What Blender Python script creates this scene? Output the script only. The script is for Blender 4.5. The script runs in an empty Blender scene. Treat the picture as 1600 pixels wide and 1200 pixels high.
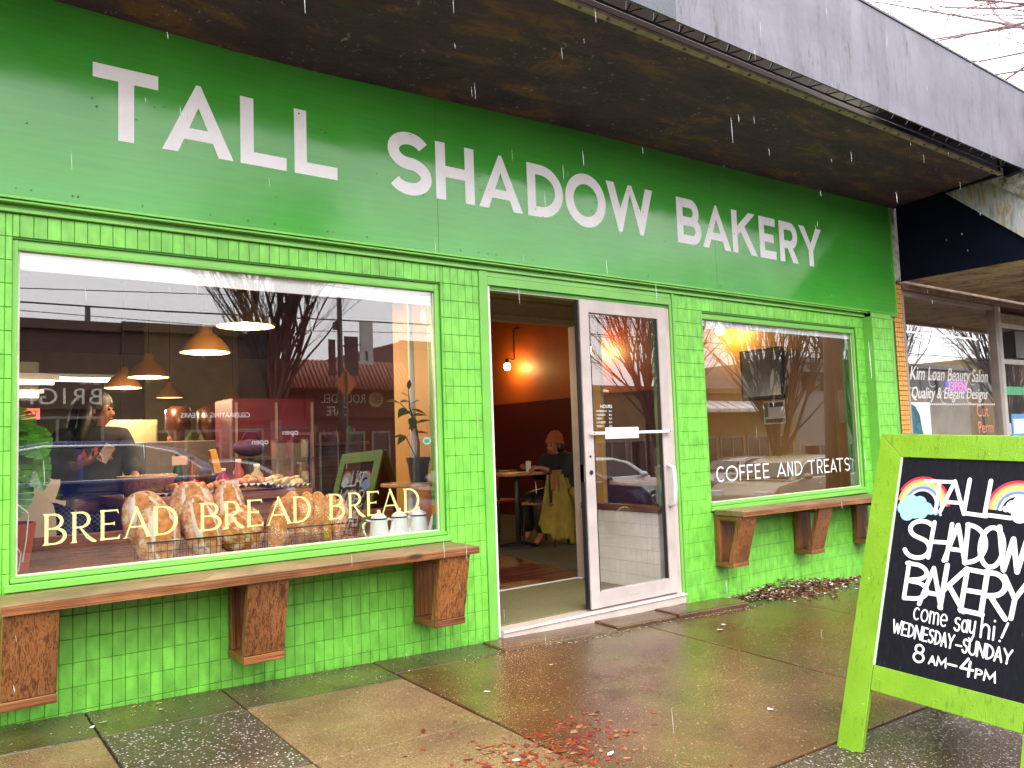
import bpy, bmesh, math, random
from mathutils import Vector, Matrix, geometry
from math import sin, cos, pi, radians
random.seed(7)
C = bpy.context.scene.collection
SC = bpy.context.scene

# ------------------------------------------------------------------ camera, world, sun, exposure
cam_d = bpy.data.cameras.new('camera')
cam = bpy.data.objects.new('camera', cam_d); C.objects.link(cam); SC.camera = cam
cam_d.sensor_width = 36.0; cam_d.lens = 28.51; cam_d.clip_start = 0.05; cam_d.clip_end = 600
cR = Vector((0.79657704, -0.6035407, -0.03469363)); cU = Vector((-0.0162542, -0.0787503, 0.99676185)); cF = Vector((0.60431848, 0.79343369, 0.07254075))
mw = Matrix.Identity(4)
for i in range(3):
    mw[i][0] = cR[i]; mw[i][1] = cU[i]; mw[i][2] = -cF[i]
mw[0][3], mw[1][3], mw[2][3] = 0.0, -4.1, 1.13
cam.matrix_world = mw

world = bpy.data.worlds.new('World'); SC.world = world; world.use_nodes = True
wn = world.node_tree; wn.nodes.clear()
w_out = wn.nodes.new('ShaderNodeOutputWorld'); w_bg = wn.nodes.new('ShaderNodeBackground')
w_sky = wn.nodes.new('ShaderNodeTexSky'); w_sky.sky_type = 'NISHITA'; w_sky.sun_disc = False
SUN_EL, SUN_AZ = radians(52), radians(205)
w_sky.sun_elevation = SUN_EL; w_sky.sun_rotation = SUN_AZ; w_sky.air_density = 1.0; w_sky.dust_density = 3.0
w_hsv = wn.nodes.new('ShaderNodeHueSaturation'); w_hsv.inputs['Saturation'].default_value = 0.12; w_hsv.inputs['Value'].default_value = 1.0
w_mix = wn.nodes.new('ShaderNodeMixRGB'); w_mix.inputs[0].default_value = 0.8   # cloud deck evens the dome out
w_tc = wn.nodes.new('ShaderNodeTexCoord'); w_sep = wn.nodes.new('ShaderNodeSeparateXYZ'); wn.links.new(w_tc.outputs['Generated'], w_sep.inputs[0])
w_m = wn.nodes.new('ShaderNodeMath'); w_m.operation = 'MULTIPLY_ADD'; w_m.use_clamp = False; w_m.inputs[1].default_value = 1.0; w_m.inputs[2].default_value = 1.0   # overcast luminance: 1 + sin(elevation)
w_c = wn.nodes.new('ShaderNodeMath'); w_c.operation = 'MAXIMUM'; w_c.inputs[1].default_value = 0.0; wn.links.new(w_sep.outputs['Z'], w_c.inputs[0]); wn.links.new(w_c.outputs[0], w_m.inputs[0])
w_v = wn.nodes.new('ShaderNodeVectorMath'); w_v.operation = 'SCALE'; w_v.inputs[0].default_value = (12.6, 12.3, 12.6); wn.links.new(w_m.outputs[0], w_v.inputs['Scale']); wn.links.new(w_v.outputs[0], w_mix.inputs[2])
wn.links.new(w_sky.outputs[0], w_hsv.inputs['Color']); wn.links.new(w_hsv.outputs[0], w_mix.inputs[1])
wn.links.new(w_mix.outputs[0], w_bg.inputs['Color']); wn.links.new(w_bg.outputs[0], w_out.inputs[0])
w_bg.inputs['Strength'].default_value = 0.14

sun_d = bpy.data.lights.new('sun', 'SUN'); sun = bpy.data.objects.new('sun', sun_d); C.objects.link(sun)
sun_d.energy = 1.0; sun_d.angle = radians(50); sun_d.color = (1.0, 0.97, 0.93)
sdir = Vector((sin(SUN_AZ)*cos(SUN_EL), cos(SUN_AZ)*cos(SUN_EL), sin(SUN_EL)))
sun.rotation_euler = sdir.to_track_quat('Z', 'Y').to_euler()
SC.view_settings.view_transform = 'Standard'; SC.view_settings.look = 'None'
SC.view_settings.exposure = 1.12; SC.view_settings.gamma = 1.0; SC.view_settings.use_curve_mapping = False
SC.cycles.max_bounces = 10; SC.cycles.transparent_max_bounces = 16; SC.cycles.glossy_bounces = 4; SC.cycles.diffuse_bounces = 4
SC.cycles.sample_clamp_indirect = 6.0; SC.cycles.caustics_reflective = False; SC.cycles.caustics_refractive = False

# ------------------------------------------------------------------ materials
def new_mat(name):
    m = bpy.data.materials.new(name); m.use_nodes = True; nt = m.node_tree
    b = nt.nodes['Principled BSDF']; return m, nt, b
def mpos(nt, sc=(1, 1, 1), rot=(0, 0, 0), obj=False):
    mp = nt.nodes.new('ShaderNodeMapping'); mp.inputs['Scale'].default_value = sc; mp.inputs['Rotation'].default_value = rot
    if obj:
        t = nt.nodes.new('ShaderNodeTexCoord'); nt.links.new(t.outputs['Object'], mp.inputs[0])
    else:
        g = nt.nodes.new('ShaderNodeNewGeometry'); nt.links.new(g.outputs['Position'], mp.inputs[0])
    return mp.outputs[0]
def noise(nt, vec, scale, detail=4, rough=0.55, dist=0.0):
    n = nt.nodes.new('ShaderNodeTexNoise'); n.inputs['Scale'].default_value = scale; n.inputs['Detail'].default_value = detail
    n.inputs['Roughness'].default_value = rough; n.inputs['Distortion'].default_value = dist; nt.links.new(vec, n.inputs['Vector']); return n.outputs['Fac']
def ramp(nt, fac, stops, interp='LINEAR'):
    r = nt.nodes.new('ShaderNodeValToRGB'); r.color_ramp.interpolation = interp; nt.links.new(fac, r.inputs[0])
    el = r.color_ramp.elements
    while len(el) < len(stops): el.new(0.5)
    for e, (p, c) in zip(el, stops):
        e.position = p
        if not hasattr(c, '__len__'): c = (c, c, c)
        e.color = (c[0], c[1], c[2], 1)
    return r.outputs['Color']
def mix(nt, fac, a, b, mode='MIX'):
    m = nt.nodes.new('ShaderNodeMixRGB'); m.blend_type = mode
    for i, v in ((0, fac), (1, a), (2, b)):
        if isinstance(v, (int, float)): m.inputs[i].default_value = v if i == 0 else (v, v, v, 1)
        elif isinstance(v, tuple): m.inputs[i].default_value = (v[0], v[1], v[2], 1)
        else: nt.links.new(v, m.inputs[i])
    return m.outputs[0]
def math_n(nt, op, a, b=None, c=None):
    m = nt.nodes.new('ShaderNodeMath'); m.operation = op
    for i, v in enumerate((a, b, c)):
        if v is None: continue
        if isinstance(v, (int, float)): m.inputs[i].default_value = v
        else: nt.links.new(v, m.inputs[i])
    return m.outputs[0]
def bump(nt, b, h, strength=0.3, dist=0.01):
    bn = nt.nodes.new('ShaderNodeBump'); bn.inputs['Strength'].default_value = strength; bn.inputs['Distance'].default_value = dist
    nt.links.new(h, bn.inputs['Height']); nt.links.new(bn.outputs[0], b.inputs['Normal'])
def simple(name, col, rough=0.5, metal=0.0, var=0.15, scale=6.0, bs=0.0, bscale=60.0, emit=None, es=1.0, spec=0.5, obj=False, rvar=0.0):
    m, nt, b = new_mat(name)
    v = mpos(nt, obj=obj)
    n = noise(nt, v, scale, 5)
    dark = tuple(c*(1-var) for c in col); light = tuple(min(1, c*(1+var)) for c in col)
    nt.links.new(ramp(nt, n, [(0.3, dark), (0.7, light)]), b.inputs['Base Color'])
    b.inputs['Roughness'].default_value = rough; b.inputs['Metallic'].default_value = metal; b.inputs['Specular IOR Level'].default_value = spec
    if rvar: nt.links.new(ramp(nt, noise(nt, v, scale*2.3, 3), [(0.3, max(0, rough-rvar)), (0.7, min(1, rough+rvar))]), b.inputs['Roughness'])
    if bs: bump(nt, b, noise(nt, v, bscale, 3), bs, 0.01)
    if emit: b.inputs['Emission Color'].default_value = (*emit, 1); b.inputs['Emission Strength'].default_value = es
    return m

def green_paint(name, col, rough, splash=False, bscale=35, bs=0.25, per_obj=0.08):
    m, nt, b = new_mat(name); v = mpos(nt)
    n = noise(nt, v, 3.0, 4); c = ramp(nt, n, [(0.3, tuple(x*0.88 for x in col)), (0.7, tuple(min(1, x*1.1) for x in col))])
    oi = nt.nodes.new('ShaderNodeObjectInfo')
    c = mix(nt, 1.0, c, ramp(nt, oi.outputs['Random'], [(0, 1-per_obj), (1, 1+per_obj)]), 'MULTIPLY')
    sp = nt.nodes.new('ShaderNodeSeparateXYZ'); nt.links.new(v, sp.inputs[0])
    if splash:
        c = mix(nt, 1.0, c, ramp(nt, noise(nt, mpos(nt, (19, 1, 9.6)), 1.0, 1), [(0.3, 0.80), (0.7, 1.14)]), 'MULTIPLY')
        drip = mix(nt, 1.0, ramp(nt, noise(nt, mpos(nt, (26, 1, 1.6)), 1.0, 5, .7), [(0.63, 0.0), (0.72, 0.30)]), ramp(nt, noise(nt, v, 1.4, 2), [(.45, 0.0), (.6, 1.0)]), 'MULTIPLY'); c = mix(nt, drip, c, (0.05, 0.20, 0.02))
        chp = mix(nt, 1.0, ramp(nt, noise(nt, v, 70, 4, .7), [(0.735, 0.0), (0.75, .9)]), 1.0, 'MULTIPLY'); c = mix(nt, chp, c, (0.03, 0.08, 0.012))
    if splash:   # mud splashed up from the pavement
        fl = math_n(nt, 'MULTIPLY_ADD', sp.outputs['X'], 0.033, sp.outputs['Z'])
        hgt = ramp(nt, math_n(nt, 'MULTIPLY', fl, 1.0), [(0.05, 1.0), (0.22, 0.6), (0.55, 0.0)])
        vo = nt.nodes.new('ShaderNodeTexVoronoi'); vo.inputs['Scale'].default_value = 85; nt.links.new(v, vo.inputs['Vector'])
        dots = ramp(nt, vo.outputs['Distance'], [(0.10, 1.0), (0.22, 0.0)])
        n2 = ramp(nt, noise(nt, v, 22, 5, 0.7), [(0.44, 0.0), (0.56, 1.0)])
        msk = mix(nt, 1.0, mix(nt, 1.0, dots, n2, 'MULTIPLY'), hgt, 'MULTIPLY')
        c = mix(nt, msk, c, (0.02, 0.035, 0.01))
        grime = mix(nt, 1.0, ramp(nt, noise(nt, v, 9, 6, 0.7), [(0.42, 0.0), (0.7, 0.75)]), ramp(nt, fl, [(0.02, 1.0), (0.17, 0.0)]), 'MULTIPLY')
        c = mix(nt, grime, c, (0.05, 0.08, 0.012))
    nt.links.new(c, b.inputs['Base Color']); b.inputs['Roughness'].default_value = rough
    bump(nt, b, noise(nt, v, bscale, 4, 0.6), bs, 0.004)
    return m
G_TILE = green_paint('green_tile_paint', (0.165, 0.53, 0.058), 0.36, splash=True)
G_GROUT = green_paint('green_joint_paint', (0.055, 0.27, 0.022), 0.5, bs=0.1)
G_TRIM = green_paint('green_trim_paint', (0.175, 0.50, 0.075), 0.34, bs=0.15)

def sign_paint():
    m, nt, b = new_mat('green_sign_paint'); v = mpos(nt)
    n = noise(nt, v, 1.3, 5); c = ramp(nt, n, [(0.3, (0.050, 0.33, 0.034)), (0.7, (0.068, 0.40, 0.046))])
    v2 = mpos(nt, (6, 1, 0.4)); st = ramp(nt, noise(nt, v2, 2.0, 5, 0.7), [(0.62, 0.0), (0.8, 0.35)])
    c = mix(nt, st, c, (0.10, 0.46, 0.10))
    br = ramp(nt, noise(nt, mpos(nt, (1.2, 1, 26)), 2.0, 5, .7), [(0.35, .93), (0.65, 1.05)]); c = mix(nt, 1.0, c, br, 'MULTIPLY')
    sc_ = ramp(nt, noise(nt, v, 55, 5, .75), [(0.70, 0.0), (0.72, .6)]); c = mix(nt, sc_, c, (0.02, 0.13, 0.02))
    nt.links.new(c, b.inputs['Base Color'])
    nt.links.new(ramp(nt, noise(nt, v, 4, 4), [(0.3, 0.09), (0.7, 0.17)]), b.inputs['Roughness']); b.inputs['Specular IOR Level'].default_value = 0.5
    bump(nt, b, noise(nt, v, 2.2, 2), 0.18, 0.02)
    return m
G_SIGN = sign_paint()
W_PAINT = simple('white_letter_paint', (0.88, 0.88, 0.90), 0.4, var=0.05, scale=14)

def wood(name, axis, base=(0.13, 0.042, 0.011), light=(0.33, 0.130, 0.036), rough=0.42, gscale=1.0, wet=0.12, bs=0.3):
    m, nt, b = new_mat(name)
    s = {'x': (.6, 55, 55), 'y': (55, .6, 55), 'z': (55, 55, .6)}[axis]
    v = mpos(nt, tuple(k*gscale for k in s)); vp = mpos(nt)
    oi = nt.nodes.new('ShaderNodeObjectInfo')
    g1 = noise(nt, v, 1.6, 6, 0.65, 1.5); g2 = noise(nt, v, 6.0, 5, 0.75)
    f = math_n(nt, 'MULTIPLY_ADD', g2, 0.35, math_n(nt, 'MULTIPLY', g1, 0.75))
    c = ramp(nt, f, [(0.40, tuple(x*0.45 for x in base)), (0.51, base), (0.60, light), (0.70, tuple(x*.8 for x in base))])
    kn = nt.nodes.new('ShaderNodeTexVoronoi'); kn.inputs['Scale'].default_value = 3.3; nt.links.new(mpos(nt, {'x': (0.6, 1.6, 1.6), 'y': (1.6, 0.6, 1.6), 'z': (1.6, 1.6, 0.6)}[axis]), kn.inputs['Vector'])
    knot = ramp(nt, kn.outputs['Distance'], [(0.05, 0.85), (0.12, 0.0)])
    c = mix(nt, knot, c, (0.03, 0.012, 0.006))
    blot = ramp(nt, noise(nt, vp, 4, 4), [(0.38, 0.70), (0.65, 1.1)])
    c = mix(nt, 1.0, c, blot, 'MULTIPLY'); c = mix(nt, 1.0, c, ramp(nt, oi.outputs['Random'], [(0, 0.8), (1, 1.15)]), 'MULTIPLY')
    nt.links.new(c, b.inputs['Base Color'])
    nt.links.new(ramp(nt, noise(nt, vp, 8, 3), [(0.35, rough-wet), (0.65, rough+wet)]), b.inputs['Roughness'])
    bump(nt, b, f, bs, 0.004)
    return m
WOOD_X = wood('wet_cedar_along', 'x'); WOOD_Z = wood('wet_cedar_upright', 'z'); WOOD_Y = wood('wet_cedar_across', 'y')
WOOD_TOP = wood('worn_wet_ledge_wood', 'x', base=(0.14, 0.085, 0.035), light=(0.33, 0.20, 0.10), rough=0.5, wet=0.12, bs=0.07)
WOOD_IN = wood('interior_brown_wood', 'x', base=(0.26, 0.10, 0.040), light=(0.42, 0.19, 0.085), rough=0.4)
WOOD_LT = wood('light_table_wood', 'x', base=(0.42, 0.20, 0.08), light=(0.55, 0.30, 0.14), rough=0.35)

def slab_mat(name, base, light, speck, moss=0.4, wet=0.5, agg=1.0, speckcol=(0.55, 0.5, 0.45)):
    m, nt, b = new_mat(name); v = mpos(nt)
    oi = nt.nodes.new('ShaderNodeObjectInfo')
    c = ramp(nt, noise(nt, v, 2.2, 6, 0.6), [(0.35, base), (0.68, light)])
    fine = ramp(nt, noise(nt, v, 120, 4, 0.7), [(0.35, 0.55), (0.65, 1.35)]); c = mix(nt, 1.0, c, fine, 'MULTIPLY')
    vo = nt.nodes.new('ShaderNodeTexVoronoi'); vo.inputs['Scale'].default_value = 95*agg; nt.links.new(v, vo.inputs['Vector'])
    cells = ramp(nt, vo.outputs['Color'], [(1-speck, 0.0), (1-speck+0.03, 1.0)], 'LINEAR')
    hsp = mix(nt, 1.0, cells, ramp(nt, vo.outputs['Distance'], [(0.3, 1.0), (0.5, 0.0)]), 'MULTIPLY')
    c = mix(nt, math_n(nt, 'MULTIPLY', hsp, 0.8), c, speckcol)
    ms = ramp(nt, noise(nt, v, 1.7, 6, 0.65), [(0.5, 0.0), (0.72, moss)])
    c = mix(nt, ms, c, (0.11, 0.13, 0.012))
    c = mix(nt, 1.0, c, ramp(nt, oi.outputs['Random'], [(0, 0.86), (1, 1.12)]), 'MULTIPLY')
    nt.links.new(c, b.inputs['Base Color'])
    wetf = noise(nt, v, 1.1, 4, 0.6)
    r = ramp(nt, wetf, [(0.50-wet*0.28, 0.46), (0.62-wet*0.2, 0.16)])
    r = mix(nt, 1.0, r, ramp(nt, noise(nt, v, 70, 3), [(0.3, 0.75), (0.7, 1.5)]), 'MULTIPLY')
    nt.links.new(r, b.inputs['Roughness'])
    h = math_n(nt, 'ADD', math_n(nt, 'MULTIPLY', vo.outputs['Distance'], -0.8*agg), math_n(nt, 'MULTIPLY', noise(nt, v, 45, 5, 0.7), 1.0))
    bump(nt, b, h, 0.42 if speck > 0.25 else 0.26, 0.006)
    return m
SLAB_TAN = slab_mat('pale_tan_wet_concrete', (0.120, 0.066, 0.030), (0.240, 0.148, 0.074), 0.18, moss=0.22, wet=0.25, agg=1.4, speckcol=(0.42, 0.36, 0.28))
SLAB_BRN = slab_mat('brown_wet_concrete', (0.060, 0.024, 0.008), (0.115, 0.054, 0.020), 0.16, moss=0.32, wet=0.85, speckcol=(0.33, 0.25, 0.16))
SLAB_AGG = slab_mat('dark_exposed_aggregate', (0.035, 0.022, 0.016), (0.075, 0.05, 0.035), 0.32, moss=0.1, wet=0.5, agg=1.0, speckcol=(0.46, 0.41, 0.38))
SLAB_DRK = slab_mat('dark_mossy_concrete_strip', (0.035, 0.025, 0.012), (0.075, 0.055, 0.026), 0.10, moss=0.5, wet=0.6)
JOINT = simple('dirt_in_joints', (0.02, 0.014, 0.008), 0.7, bs=0.5)
ASPHALT = simple('wet_asphalt', (0.05, 0.05, 0.053), 0.28, var=0.3, scale=3, bs=0.4, bscale=180, rvar=0.12)
KERB = simple('kerb_concrete', (0.26, 0.24, 0.21), 0.5, bs=0.3)

def soffit_mat():
    m, nt, b = new_mat('stained_peeling_soffit'); v = mpos(nt); va = mpos(nt, (0.9, 2.6, 1))
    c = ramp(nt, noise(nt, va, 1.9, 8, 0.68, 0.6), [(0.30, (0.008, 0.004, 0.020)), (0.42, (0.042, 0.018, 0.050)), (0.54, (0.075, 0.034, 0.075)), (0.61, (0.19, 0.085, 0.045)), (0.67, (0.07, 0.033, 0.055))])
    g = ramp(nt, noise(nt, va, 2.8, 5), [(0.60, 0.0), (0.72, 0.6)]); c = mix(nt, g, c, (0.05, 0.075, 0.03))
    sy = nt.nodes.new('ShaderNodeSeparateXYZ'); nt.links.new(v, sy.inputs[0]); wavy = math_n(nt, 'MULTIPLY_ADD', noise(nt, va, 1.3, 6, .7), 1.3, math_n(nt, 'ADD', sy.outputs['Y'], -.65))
    c = mix(nt, ramp(nt, wavy, [(-.0+0.0, 0.0), (.02, 0.0), (.24, .85)]), c, (0.008, 0.010, 0.022))   # uneven dark band, strongest along the wall
    sp = ramp(nt, noise(nt, v, 26, 6, 0.75), [(0.61, 0.0), (0.63, 1.0)]); sp2 = ramp(nt, noise(nt, v, 3.1, 3), [(0.42, 0.0), (0.55, 1.0)])
    c = mix(nt, mix(nt, 1.0, sp, sp2, 'MULTIPLY'), c, (0.36, 0.32, 0.32))
    nt.links.new(c, b.inputs['Base Color']); b.inputs['Roughness'].default_value = 0.5
    bump(nt, b, noise(nt, v, 24, 6, 0.75), 0.9, 0.02); return m
SOFFIT = soffit_mat()
def fascia_mat():
    m, nt, b = new_mat('weathered_grey_fascia'); v = mpos(nt); vs = mpos(nt, (3.2, 1, 0.55))
    c = ramp(nt, noise(nt, v, 1.5, 6, 0.6), [(0.3, (0.065, 0.064, 0.084)), (0.7, (0.15, 0.148, 0.185))])
    s = ramp(nt, noise(nt, vs, 1.7, 8, 0.72), [(0.50, 0.0), (0.58, 0.65), (0.66, 0.05)]); c = mix(nt, s, c, (0.06, 0.06, 0.08))
    f = ramp(nt, noise(nt, vs, 5.0, 8, 0.8), [(0.57, 0.0), (0.61, 0.9)]); f2 = ramp(nt, noise(nt, v, 1.0, 3), [(0.44, 0.0), (0.54, 1.0)])
    c = mix(nt, mix(nt, 1.0, f, f2, 'MULTIPLY'), c, (0.03, 0.035, 0.025))
    nt.links.new(c, b.inputs['Base Color']); b.inputs['Roughness'].default_value = 0.45
    bump(nt, b, noise(nt, v, 12, 5), 0.3, 0.01); return m
FASCIA = fascia_mat()
FASCIA_DK = simple('dark_tar_stain', (0.02, 0.028, 0.045), 0.3, var=0.4, scale=5, bs=0.2)
NAVY = simple('near_black_navy_metal', (0.0015, 0.003, 0.012), 0.6, var=0.3, spec=.12)  # near-black navy colour of both canopy end panels
STEEL = simple('weathered_steel', (0.12, 0.115, 0.11), 0.45, metal=0.4, var=0.3, scale=20)
def brushed():
    m, nt, b = new_mat('stained_aluminium_flashing'); v = mpos(nt); vs = mpos(nt, (1, 5, 1))
    c = ramp(nt, noise(nt, vs, 3, 6, 0.7), [(0.3, (0.30, 0.31, 0.36)), (0.5, (0.80, 0.80, 0.82)), (0.60, (0.62, 0.45, 0.25)), (0.72, (0.85, 0.85, 0.87))])
    nt.links.new(c, b.inputs['Base Color']); b.inputs['Metallic'].default_value = 0.55; b.inputs['Roughness'].default_value = 0.32
    bump(nt, b, noise(nt, v, 9, 4), 0.3, 0.01); return m
ALU_ST = brushed()
DOOR_W = simple('aged_white_door_paint', (0.46, 0.40, 0.375), 0.4, var=0.14, scale=5, bs=0.1, bscale=40)
FRAME_BG = simple('beige_metal_frame', (0.50, 0.42, 0.37), 0.42, var=0.15, scale=6)
WHITE = simple('clean_white', (0.78, 0.77, 0.75), 0.45, var=0.05)
BLACK = simple('black_rubber', (0.01, 0.01, 0.012), 0.5)
DARKM = simple('dark_metal', (0.025, 0.024, 0.025), 0.4, metal=0.3)
CHROME = simple('chrome', (0.8, 0.8, 0.82), 0.12, metal=1.0, var=0.02)
def glass(name, tint=(0.985, 0.99, 0.985), base=0.085):
    m = bpy.data.materials.new(name); m.use_nodes = True; nt = m.node_tree; nt.nodes.clear()
    o = nt.nodes.new('ShaderNodeOutputMaterial'); t = nt.nodes.new('ShaderNodeBsdfTransparent'); g = nt.nodes.new('ShaderNodeBsdfGlossy')
    t.inputs[0].default_value = (*tint, 1); g.inputs['Roughness'].default_value = 0.0; g.inputs['Color'].default_value = (1, 1, 1, 1)
    lw = nt.nodes.new('ShaderNodeLayerWeight'); lw.inputs[0].default_value = 0.5
    p = math_n(nt, 'POWER', lw.outputs['Facing'], 4.0); f = math_n(nt, 'MULTIPLY_ADD', p, 1-base, base)
    mx = nt.nodes.new('ShaderNodeMixShader'); nt.links.new(f, mx.inputs[0]); nt.links.new(t.outputs[0], mx.inputs[1]); nt.links.new(g.outputs[0], mx.inputs[2])
    nt.links.new(mx.outputs[0], o.inputs[0]); return m
GLASS = glass('window_glass'); GLASS_IN = glass('clear_indoor_glass', base=0.02)
CARGLASS = simple('dark_car_glass', (0.01, 0.012, 0.014), 0.03, var=0.0)

# ------------------------------------------------------------------ mesh helpers
class MB:
    def __init__(s): s.v = []; s.f = []; s.mi = []
    def add(s, vs, fs, mi=0):
        k = len(s.v); s.v += [tuple(v) for v in vs]; s.f += [tuple(i+k for i in f) for f in fs]; s.mi += [mi]*len(fs); return s
    def box(s, x0, x1, y0, y1, z0, z1, mi=0, M=None):
        vs = [Vector((x, y, z)) for x in (x0, x1) for y in (y0, y1) for z in (z0, z1)]
        if M is not None: vs = [M @ v for v in vs]
        return s.add(vs, [(0, 1, 3, 2), (4, 6, 7, 5), (0, 4, 5, 1), (2, 3, 7, 6), (0, 2, 6, 4), (1, 5, 7, 3)], mi)
    def prism(s, poly, d, mi=0):   # poly: 3-D points of one face, d: extrusion vector
        d = Vector(d); n = len(poly); p = [Vector(q) for q in poly]
        vs = p+[q+d for q in p]
        return s.add(vs, [tuple(range(n-1, -1, -1)), tuple(range(n, 2*n))]+[(i, (i+1) % n, (i+1) % n+n, i+n) for i in range(n)], mi)
    def tube(s, pts, r, n=8, mi=0, cap=True):
        pts = [Vector(p) for p in pts]
        if not hasattr(r, '__len__'): r = [r]*len(pts)
        k = len(s.v); up = None
        for i, p in enumerate(pts):
            t = (pts[min(i+1, len(pts)-1)]-pts[max(i-1, 0)])
            if t.length < 1e-9: t = Vector((0, 0, 1))
            t.normalize()
            if up is None:
                a = Vector((0, 0, 1)) if abs(t.z) < 0.9 else Vector((1, 0, 0)); up = (a-t*a.dot(t)).normalized()
            else:
                up = up-t*up.dot(t); up = up.normalized() if up.length > 1e-6 else Vector((1, 0, 0))
            w = t.cross(up)
            for j in range(n):
                a = 2*pi*j/n; s.v.append(tuple(p+(up*cos(a)+w*sin(a))*r[i]))
        fs = []
        for i in range(len(pts)-1):
            for j in range(n): fs.append((k+i*n+j, k+i*n+(j+1) % n, k+(i+1)*n+(j+1) % n, k+(i+1)*n+j))
        if cap: fs.append(tuple(k+j for j in range(n-1, -1, -1))); fs.append(tuple(k+(len(pts)-1)*n+j for j in range(n)))
        s.f += fs; s.mi += [mi]*len(fs); return s
    def lathe(s, prof, c=(0, 0, 0), n=24, mi=0, M=None):   # prof: (r, z)
        k = len(s.v); c = Vector(c)
        for r, z in prof:
            for j in range(n):
                v = Vector((r*cos(2*pi*j/n), r*sin(2*pi*j/n), z))
                if M is not None: v = M @ v
                s.v.append(tuple(v+c))
        fs = [(k+i*n+j, k+i*n+(j+1) % n, k+(i+1)*n+(j+1) % n, k+(i+1)*n+j) for i in range(len(prof)-1) for j in range(n)]
        s.f += fs; s.mi += [mi]*len(fs); return s
    def ell(s, c, r, n=12, m=8, mi=0, M=None):
        k = len(s.v); c = Vector(c)
        for i in range(m+1):
            a = pi*i/m
            for j in range(n):
                v = Vector((r[0]*sin(a)*cos(2*pi*j/n), r[1]*sin(a)*sin(2*pi*j/n), r[2]*cos(a)))
                if M is not None: v = M @ v
                s.v.append(tuple(c+v))
        fs = [(k+i*n+j, k+(i+1)*n+j, k+(i+1)*n+(j+1) % n, k+i*n+(j+1) % n) for i in range(m) for j in range(n)]
        s.f += fs; s.mi += [mi]*len(fs); return s
    def mesh(s, name, mats, smooth=False):
        me = bpy.data.meshes.new(name); me.from_pydata(s.v, [], s.f)
        for m in (mats if isinstance(mats, (list, tuple)) else [mats]): me.materials.append(m)
        for p, i in zip(me.polygons, s.mi): p.material_index = i
        if smooth: me.polygons.foreach_set('use_smooth', [True]*len(me.polygons))
        bm = bmesh.new(); bm.from_mesh(me); bmesh.ops.recalc_face_normals(bm, faces=bm.faces); bm.to_mesh(me); bm.free()
        me.update(); return me
    def build(s, name, mats, parent=None, smooth=False, bevel=0, **tags):
        return obj(name, s.mesh(name, mats, smooth), parent, bevel, **tags)
def obj(name, me, parent=None, bevel=0, **tags):
    o = bpy.data.objects.new(name, me); C.objects.link(o)
    if parent is not None:
        o.parent = parent; o.matrix_parent_inverse = parent.matrix_basis.inverted()
    if bevel:
        b = o.modifiers.new('bevel', 'BEVEL'); b.width = bevel; b.segments = 2; b.limit_method = 'ANGLE'
    for k, v in tags.items(): o[k] = v
    return o
def tag(o, label, cat, group=None):
    o['label'] = label; o['category'] = cat
    if group: o['group'] = group
    return o
def thing(name, label, cat, loc=(0, 0, 0), rz=0, group=None):
    o = bpy.data.objects.new(name, None); C.objects.link(o); o.empty_display_size = 0.1
    o.location = loc; o.rotation_euler = (0, 0, rz); return tag(o, label, cat, group)
def local(o, name, mb, mats, smooth=False, bevel=0):   # mesh given in the thing's own coordinates
    c = obj(name, mb.mesh(name, mats, smooth), None, bevel); c.parent = o; return c
def dup(root, loc, rz=0, label=None, scale=None):
    r = root.copy(); C.objects.link(r); r.location = loc; r.rotation_euler = (0, 0, rz)
    if scale: r.scale = scale
    if label: r['label'] = label
    for ch in list(root.children):
        c = ch.copy(); C.objects.link(c); c.parent = r
        for g in list(ch.children):
            d = g.copy(); C.objects.link(d); d.parent = c
    return r
def struct(o): o['kind'] = 'structure'; return o
def stuff(o): o['kind'] = 'stuff'; return o
def gz(x, y): return 0.04-0.033*x+0.035*y     # sloping pavement

# ------------------------------------------------------------------ lettering
def arc(cx, cy, rx, ry, a0, a1, n=14): return [(cx+rx*cos(radians(a0+(a1-a0)*i/n)), cy+ry*sin(radians(a0+(a1-a0)*i/n))) for i in range(n+1)]
def ribbon(pts, w, closed=False, rcap=False):
    n = len(pts); W = w if hasattr(w, '__len__') else [w]*n; P = [Vector(p) for p in pts]; L = []; Rr = []
    for i in range(n):
        a = P[(i-1) % n] if (closed or i > 0) else None; b = P[(i+1) % n] if (closed or i < n-1) else None
        d0 = (P[i]-a).normalized() if a is not None else None; d1 = (b-P[i]).normalized() if b is not None else None
        if d0 is None: d0 = d1
        if d1 is None: d1 = d0
        t = d0+d1
        if t.length < 1e-6: t = d0
        t.normalize(); nn = Vector((-t.y, t.x)); k = max(0.35, nn.dot(Vector((-d0.y, d0.x))))
        L.append(P[i]+nn*W[i]/2/k); Rr.append(P[i]-nn*W[i]/2/k)
    q = []
    for i in range(n if closed else n-1):
        j = (i+1) % n; q.append([Rr[i], Rr[j], L[j], L[i]])
    if rcap:
        for e in (0, n-1): q.append([P[e]+Vector((cos(2*pi*k/10), sin(2*pi*k/10)))*W[e]/2 for k in range(10)])
    return [[(p[0], p[1]) for p in f] for f in q]
def clip(poly, lo=0.0, hi=1.0):
    def cut(ps, f, g):
        out = []
        for i in range(len(ps)):
            a, b = ps[i], ps[(i+1) % len(ps)]; fa, fb = f(a), f(b)
            if fa >= 0: out.append(a)
            if fa*fb < 0: t = fa/(fa-fb); out.append((a[0]+(b[0]-a[0])*t, a[1]+(b[1]-a[1])*t))
        return out
    ps = cut(poly, lambda p: p[1]-lo, 0)
    return cut(ps, lambda p: hi-p[1], 0) if len(ps) > 2 else ps
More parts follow.
